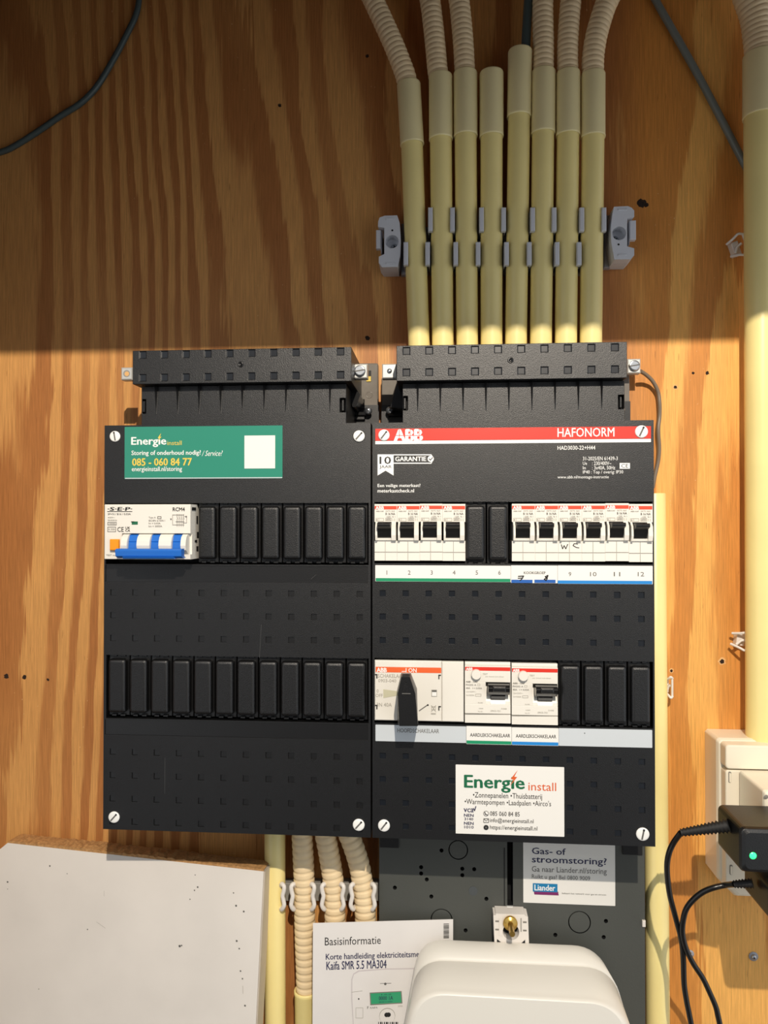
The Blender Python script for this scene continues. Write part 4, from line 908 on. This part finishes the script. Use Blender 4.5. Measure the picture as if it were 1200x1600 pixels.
lettering(g, W, [('t', 'Gas- of', (831, 1325, 884, 1335), 'ink_navy', .018), ('t', 'stroomstoring?', (831, 1339, 948, 1352.5), 'ink_navy', .018), ('t', 'Ga naar Liander.nl/storing', (831, 1355, 948, 1366.5), 'ink_soft', .004), ('t', 'Ruikt u gas? Bel 0800 9009', (831, 1367.5, 922, 1376), 'ink_soft', 0),
 ('p', [(834, 1393), (872, 1393), (873, 1399), (835, 1397.5)], 'purple_logo'), ('r', (832.5, 1380.5, 871, 1393.5), 'teal_logo'), ('t', 'Liander', (835, 1382.5, 867.5, 1391.5), 'white_print', .03), ('t', 'beheert het netwerk voor gas en stroom', (878, 1395.5, 947, 1398.8), 'ink_soft', .008)], hM+.0004)

# sealing bracket with brass bolt
br = thing('terminal_bracket', 'white plastic bracket with a brass bolt above the electricity meter', 'bracket', W.wp(798, 1475, hM))
hK = .038; c = W.at(798.5, 1456, hK)
q = [W.at(x, y, hK) for x, y in ((771, 1430), (774.5, 1430), (774.5, 1427.5), (820, 1429), (820.5, 1431), (825, 1432.5), (826.5, 1474), (772.5, 1472))]
m_ = MB(); tri = [[W.at(x, y, hK) for x, y in t] for t in (((776.5, 1467), (776.5, 1473), (784, 1473)), ((820.5, 1468), (820.5, 1475), (813, 1475)))]
m_.prism(W, q, hM+.0005, hK, 'clip_white', [circ(c[0], c[1]-.0001, .0068, 28)]); m_.build('plate', br, bevel=.0003, seg=1)
m_ = MB(); m_.pbox(W, 780, 1434, 785, 1462, hK+.0001, hK+.0006, 'clip_white'); m_.pbox(W, 813.5, 1435, 815, 1456, hK+.0001, hK+.0005, 'shade_grey')
for x, y in ((774, 1438.5), (774, 1451.5), (817.3, 1440), (817.3, 1453)): m_.pbox(W, x, y, x+5.5, y+2.2, hK+.0001, hK+.0004, 'line_grey')
for t in tri: m_.add([W.pt(*p, hK+.0002) for p in t], [(0, 1, 2)], 'board_hole')
m_.build('moulding', br)
m_ = MB(); m_.lathe(W.pt(*c, hM+.0006), W.n, [(0, .0063), (.004, .0063), (.004, .0001)], 'board_hole', 24); m_.build('socket', br)
c2 = W.wp(797.5, 1443, hK+.002)
m_ = MB(); m_.lathe(c2, W.n, [(-.0015, .0058), (0, .0060), (.001, .0057), (.001, .0044), (.0016, .0042), (.0016, .0001)], 'brass', 28); m_.build('washer', br)
m_ = MB(); m_.cyl(c2+W.n*.0017, c2+W.n*.016, .0023, 'brass', n=16); m_.build('bolt', br, bevel=.0003)

# ================================================================== ELECTRICITY METER
mt_ = thing('electricity_meter', 'large white electricity meter with rounded top at the bottom of the picture', 'meter', W.wp(810, 1720, hM))
def sect(tl, tr, bl, brr, h, r, n=8):
    A, B, C_, D = [Vector(W.at(*p, h)) for p in (bl, brr, tr, tl)]; pts = []
    P = [A, B, C_, D]
    for i in range(4):
        p = P[i]; a = (P[i-1]-p).normalized(); b = (P[(i+1) % 4]-p).normalized()
        s, e = p+a*r, p+b*r
        for k in range(n+1):
            t = k/n; pts.append((s*(1-t)**2 + p*2*t*(1-t) + e*t*t))
    return [W.pt(p.x, p.y, h) for p in pts]
m_ = MB()
m_.loft([sect((656, 1467), (936, 1478.5), (610, 1740), (1018, 1765), .0385, .022),
         sect((655, 1469), (939, 1481), (608, 1740), (1022, 1765), .042, .022),
         sect((653, 1496), (955, 1509), (602, 1765), (1040, 1790), .060, .022),
         sect((654.5, 1499), (953.5, 1512), (603.5, 1765), (1038, 1790), .0602, .022),
         sect((653, 1499.5), (955, 1512.5), (602, 1765), (1040, 1790), .0612, .022),
         sect((648, 1538), (968, 1556), (590, 1780), (1060, 1810), .082, .024),
         sect((649, 1545), (968, 1563), (590, 1785), (1060, 1815), .086, .024),
         sect((653, 1549.5), (965, 1567), (594, 1785), (1056, 1815), .0885, .022),
         sect((658, 1553), (962, 1570), (600, 1785), (1052, 1815), .0893, .020)], 'white_plastic', True, True, True)
m_.build('housing', mt_)
for s in []: pass

# ================================================================== BROCHURE
a = W.wp(489, 1442.5, .0445); b = W.wp(708, 1436.5, .029); uu = (b-a).normalized(); dn = W.wp(496.5, 1600, .0445)-a
nn = uu.cross(dn).normalized(); nn = -nn if nn.y > 0 else nn
BF = Fr(a, uu, nn); bw = (b-a).length
bro = thing('brochure', 'white Basisinformatie leaflet showing an electricity meter, standing left of the white meter', 'leaflet', BF.pt(bw/2, -.21, 0))
m_ = MB(); m_.box(BF, 0, -.21, bw, 0, -.0004, 0, 'paper'); m_.build('sheet', bro)
its = [('t', 'Basisinformatie', (508, 1465, 595, 1477.5), 'ink_soft', .004), ('t', 'Korte handleiding elektriciteitsmeter', (509, 1488, 668, 1500), 'ink_navy', .02), ('t', 'Kaifa SMR 5.5 MA304', (510, 1501, 604, 1514), 'ink_navy', .02)]
its[0] = ('t', 'Basisinformatie', (507.5, 1463.5, 595, 1476), 'ink', .003)
for k in range(9): its.append(('r', (693, 1443+k*2.6, 701.5, 1444.4+k*2.6 + (.6 if k % 3 else 0)), 'ink_soft'))
its += [('p', [(552, 1610), (549, 1560), (549, 1530), (552, 1521), (560, 1516), (600, 1513), (650, 1512), (650, 1610)], 'photo_grey'),
 ('p', [(553, 1610), (550.5, 1560), (550.5, 1531), (553, 1522.5), (561, 1518), (600, 1515), (650, 1514), (650, 1610)], 'paper'),
 ('l', [(549.5, 1550), (566, 1548)], .7, 'ink_faint'), ('c', (560.5, 1560.5, 1.2), 'ink'), ('l', [(594, 1536.5), (611, 1536)], .8, 'ink_soft'), ('c', (602, 1537, 2), 'ink_soft'),
 ('p', [(577.5, 1550.5), (627.5, 1548), (628.8, 1567.5), (578.5, 1570.5)], 'line_grey'), ('p', [(579, 1552), (626, 1549.5), (627.3, 1566), (580, 1568.6)], 'lcd'),
 ('t', '0000 1A', (592, 1556, 614, 1562), 'ink_navy', .02), ('t', '00:00 0 0000', (592, 1564, 613, 1566), 'ink_navy', 0), ('t', '1.0.0', (596, 1552.5, 611, 1554.5), 'ink_navy', 0),
 ('t', 'F', (573, 1572, 576.5, 1576), 'ink_soft', .03), ('t', 'KAIFA', (578.5, 1572.5, 590, 1575.5), 'ink_soft'), ('c', (605, 1587, 12.5), 'ink_faint'), ('c', (605, 1587.6, 12), 'paper'), ('c', (604, 1585.2, 3.6), 'ink'), ('c', (607, 1585, 3.6), 'ink'),
 ('t', 'kWh', (622, 1570, 629, 1573), 'ink_faint')]
for k, wdt in enumerate((1, 2, .8, 1.5, 2.4, .8, 1.2, 2, 1, 2.2, .8)): its.append(('r', (591+k*3, 1596, 591+k*3+wdt, 1606), 'ink'))
its.append(('o', (556, 1574, 567, 1590), .5, 'ink_faint'))
lettering(bro, BF, its, 0)

# ================================================================== WALL SOCKET AND ADAPTERS
so = thing('wall_socket', 'cream double wall socket at the right edge, black adapters plugged in', 'socket', W.wp(1190, 1410, 0))
q0 = W.rect(1122, 1156, 1262, 1404, .030); u0, v0, u1, v1 = q0
m_ = MB()
def oct_(a, b, c_, d, ch, n=3): return [(a+ch, b), (c_-ch, b), (c_, b+ch), (c_, d-.002), (c_-.002, d), (a+.002, d), (a, d-.002), (a, b+ch)]
m_.loft([[W.pt(p, q, h) for p, q in oct_(u0+i, v0+i, u1-i, v1-i, .014)] for i, h in ((0, .0005), (0, .026), (.0012, .0292), (.003, .030))], 'socket_cream'); m_.build('base', so, bevel=.0008)
f0 = W.rect(1134, 1166, 1252, 1392, .036)
for nm, (xa, ya, xb, yb), h in (('socket_face', (1134, 1165.5, 1253, 1203), .0415), ('socket_face', (1134, 1204.5, 1253, 1276), .040), ('socket_face', (1134, 1282, 1253, 1392), .0385)):
    r0 = W.rect(xa, ya, xb, yb, h); m_ = MB()
    m_.loft([[W.pt(p, q, hh) for p, q in rrect(r0[0]+k, r0[1]+k, r0[2]-k, r0[3]-k, .0028, 4)] for k, hh in ((0, .0301), (0, h-.001), (.0004, h-.0002), (.0012, h))], 'socket_cream')
    m_.build(nm, so)
for (xa, ya, xb, yb, h) in ((1138, 1205.5, 1142.5, 1223, .040), (1140, 1351, 1144.5, 1367, .0385)):
    m_ = MB(); r0 = W.rect(xa, ya, xb, yb, h); m_.prism(W, rrect(*r0, .0010, 3), h+.00004, h+.0002, 'line_grey'); k = .0005
    m_.prism(W, rrect(r0[0]+k, r0[1]+k, r0[2]-k*.6, r0[3]-k*2.2, .0006, 3), h+.0002, h+.0008, 'socket_cream'); m_.build('latch', so)
pl = thing('plug_splitter', 'cream block splitter plugged into the wall socket, carrying both black adapters', 'splitter', W.wp(1200, 1253, .05))
ub_, vt_ = W.at(1155.5, 1204, .0417); vb_ = W.at(1155, 1391, .087)[1] + .002
m_ = MB(); m_.loft([[W.pt(p, q, hh) for p, q in rrect(ub_+k, vb_+min(k, .001), ub_+.05-k, vt_-k, .002, 3)] for k, hh in ((0, .0417), (0, .084), (.0008, .0860), (.0022, .0868))], 'socket_cream')
m_.build('body', pl, bevel=.0004, seg=1)
m_ = MB(); c = W.at(1197, 1245, .0868); m_.lathe(W.pt(*c, .0868), W.n, [(.0001, .0016), (.0003, .0012), (.0003, .0001)], 'line_grey', 14); m_.build('recess_mark', pl)

def adapter(name, label, bx, by0, by1, rel, cable, led, wide, rsz):
    o = thing(name, label, 'adapter', W.wp(bx+60, by1, .087))
    ub, vt = W.at(bx, by0, .087); _, vb = W.at(bx, by1, .087); u1_ = ub+wide
    m_ = MB(); rings = []
    for i, h in ((.0015, .0870), (0, .0885), (0, .1275), (.0008, .1298), (.0030, .1310)):
        rings.append([W.pt(p, q, h) for p, q in rrect(ub+i, vb+i, u1_-i, vt-i, .0035, 4)])
    m_.loft(rings, 'black_smooth', False); m_.build('body', o, bevel=.0003, seg=1)
    p0, p1, r0, r1 = rel; A = W.wp(*p0); B = W.wp(*p1); m_ = MB(); n = rsz; pts = [A.lerp(B, i/(n*2)) for i in range(n*2+1)]
    m_.tube(pts, lambda i: (r0+(r1-r0)*i/(n*2))*(1 if i % 2 == 0 else .70), 'rubber', 16); m_.build('strain_relief', o)
    m_ = MB(); m_.tube(catmull([B] + [W.wp(*p) for p in cable], 8), .0021, 'cable_black', 10); m_.build('cable', o)
    if led:
        m_ = MB(); c = W.at(*led, .131); m_.lathe(W.pt(*c, .131), W.n, [(.0001, .0024), (.0004, .0020), (.0009, .0012), (.0011, .0001)], 'led_green', 16); m_.build('indicator_lamp', o, label='glowing green lamp')
    return o
adapter('power_adapter', 'upper black power adapter with a glowing green light and thick cable', 1120.5, 1256, 1321, ((1139, 1290, .110), (1064, 1301, .102), .0053, .0030),
        [(1053, 1316, .096), (1046, 1331, .094), (1042.5, 1349, .092), (1043, 1371, .090), (1047, 1400, .088), (1055, 1431, .084), (1064, 1466, .082), (1067.5, 1494, .080), (1069, 1537, .078), (1073, 1565, .078), (1077, 1585, .078), (1081, 1610, .078), (1086, 1680, .078)], (1176.5, 1337), .062, 13)
adapter('power_adapter', 'lower black power adapter partly outside the picture, thin cable leaving its left side', 1162, 1341, 1391, ((1176, 1380, .110), (1147, 1381.5, .106), .0038, .0028),
        [(1133, 1383, .097), (1115, 1387, .096), (1098, 1394, .094), (1083, 1406, .092), (1072, 1421, .090), (1067, 1441, .088), (1066.5, 1459, .086), (1072, 1482, .084), (1083, 1505, .082), (1098, 1528, .080), (1109, 1551, .078), (1118, 1572, .078), (1122, 1588, .078), (1126, 1610, .078), (1134, 1680, .078)], None, .047, 6)

for (x, y, r, lab) in ((1078, 1490, 6, 'small grey screw with washer in the plywood behind the two cables'), (1177, 1494, 7, 'small grey screw with washer in the plywood below the socket')):
    o = thing('screw', lab, 'screw', W.wp(x, y, 0)); c = W.at(x, y, 0); m_ = MB()
    m_.lathe(W.pt(*c, 0), W.n, [(.0002, r*.00056), (.0008, r*.00054), (.0009, r*.0003)], 'clamp_dark', 24); m_.build('washer', o)
    m_ = MB(); m_.lathe(W.pt(*c, 0), W.n, [(.001, r*.00032), (.0022, r*.00030), (.003, r*.00015), (.0031, .00002)], 'steel', 20)
    for a in (20, 110):
        t = math.radians(a); m_.box(Fr(W.pt(*c, .0030), (math.cos(t), 0, math.sin(t)), (0, -1, 0)), -.0009, -.0002, .0009, .0002, 0, .0002, 'ink')
    m_.build('head', o)
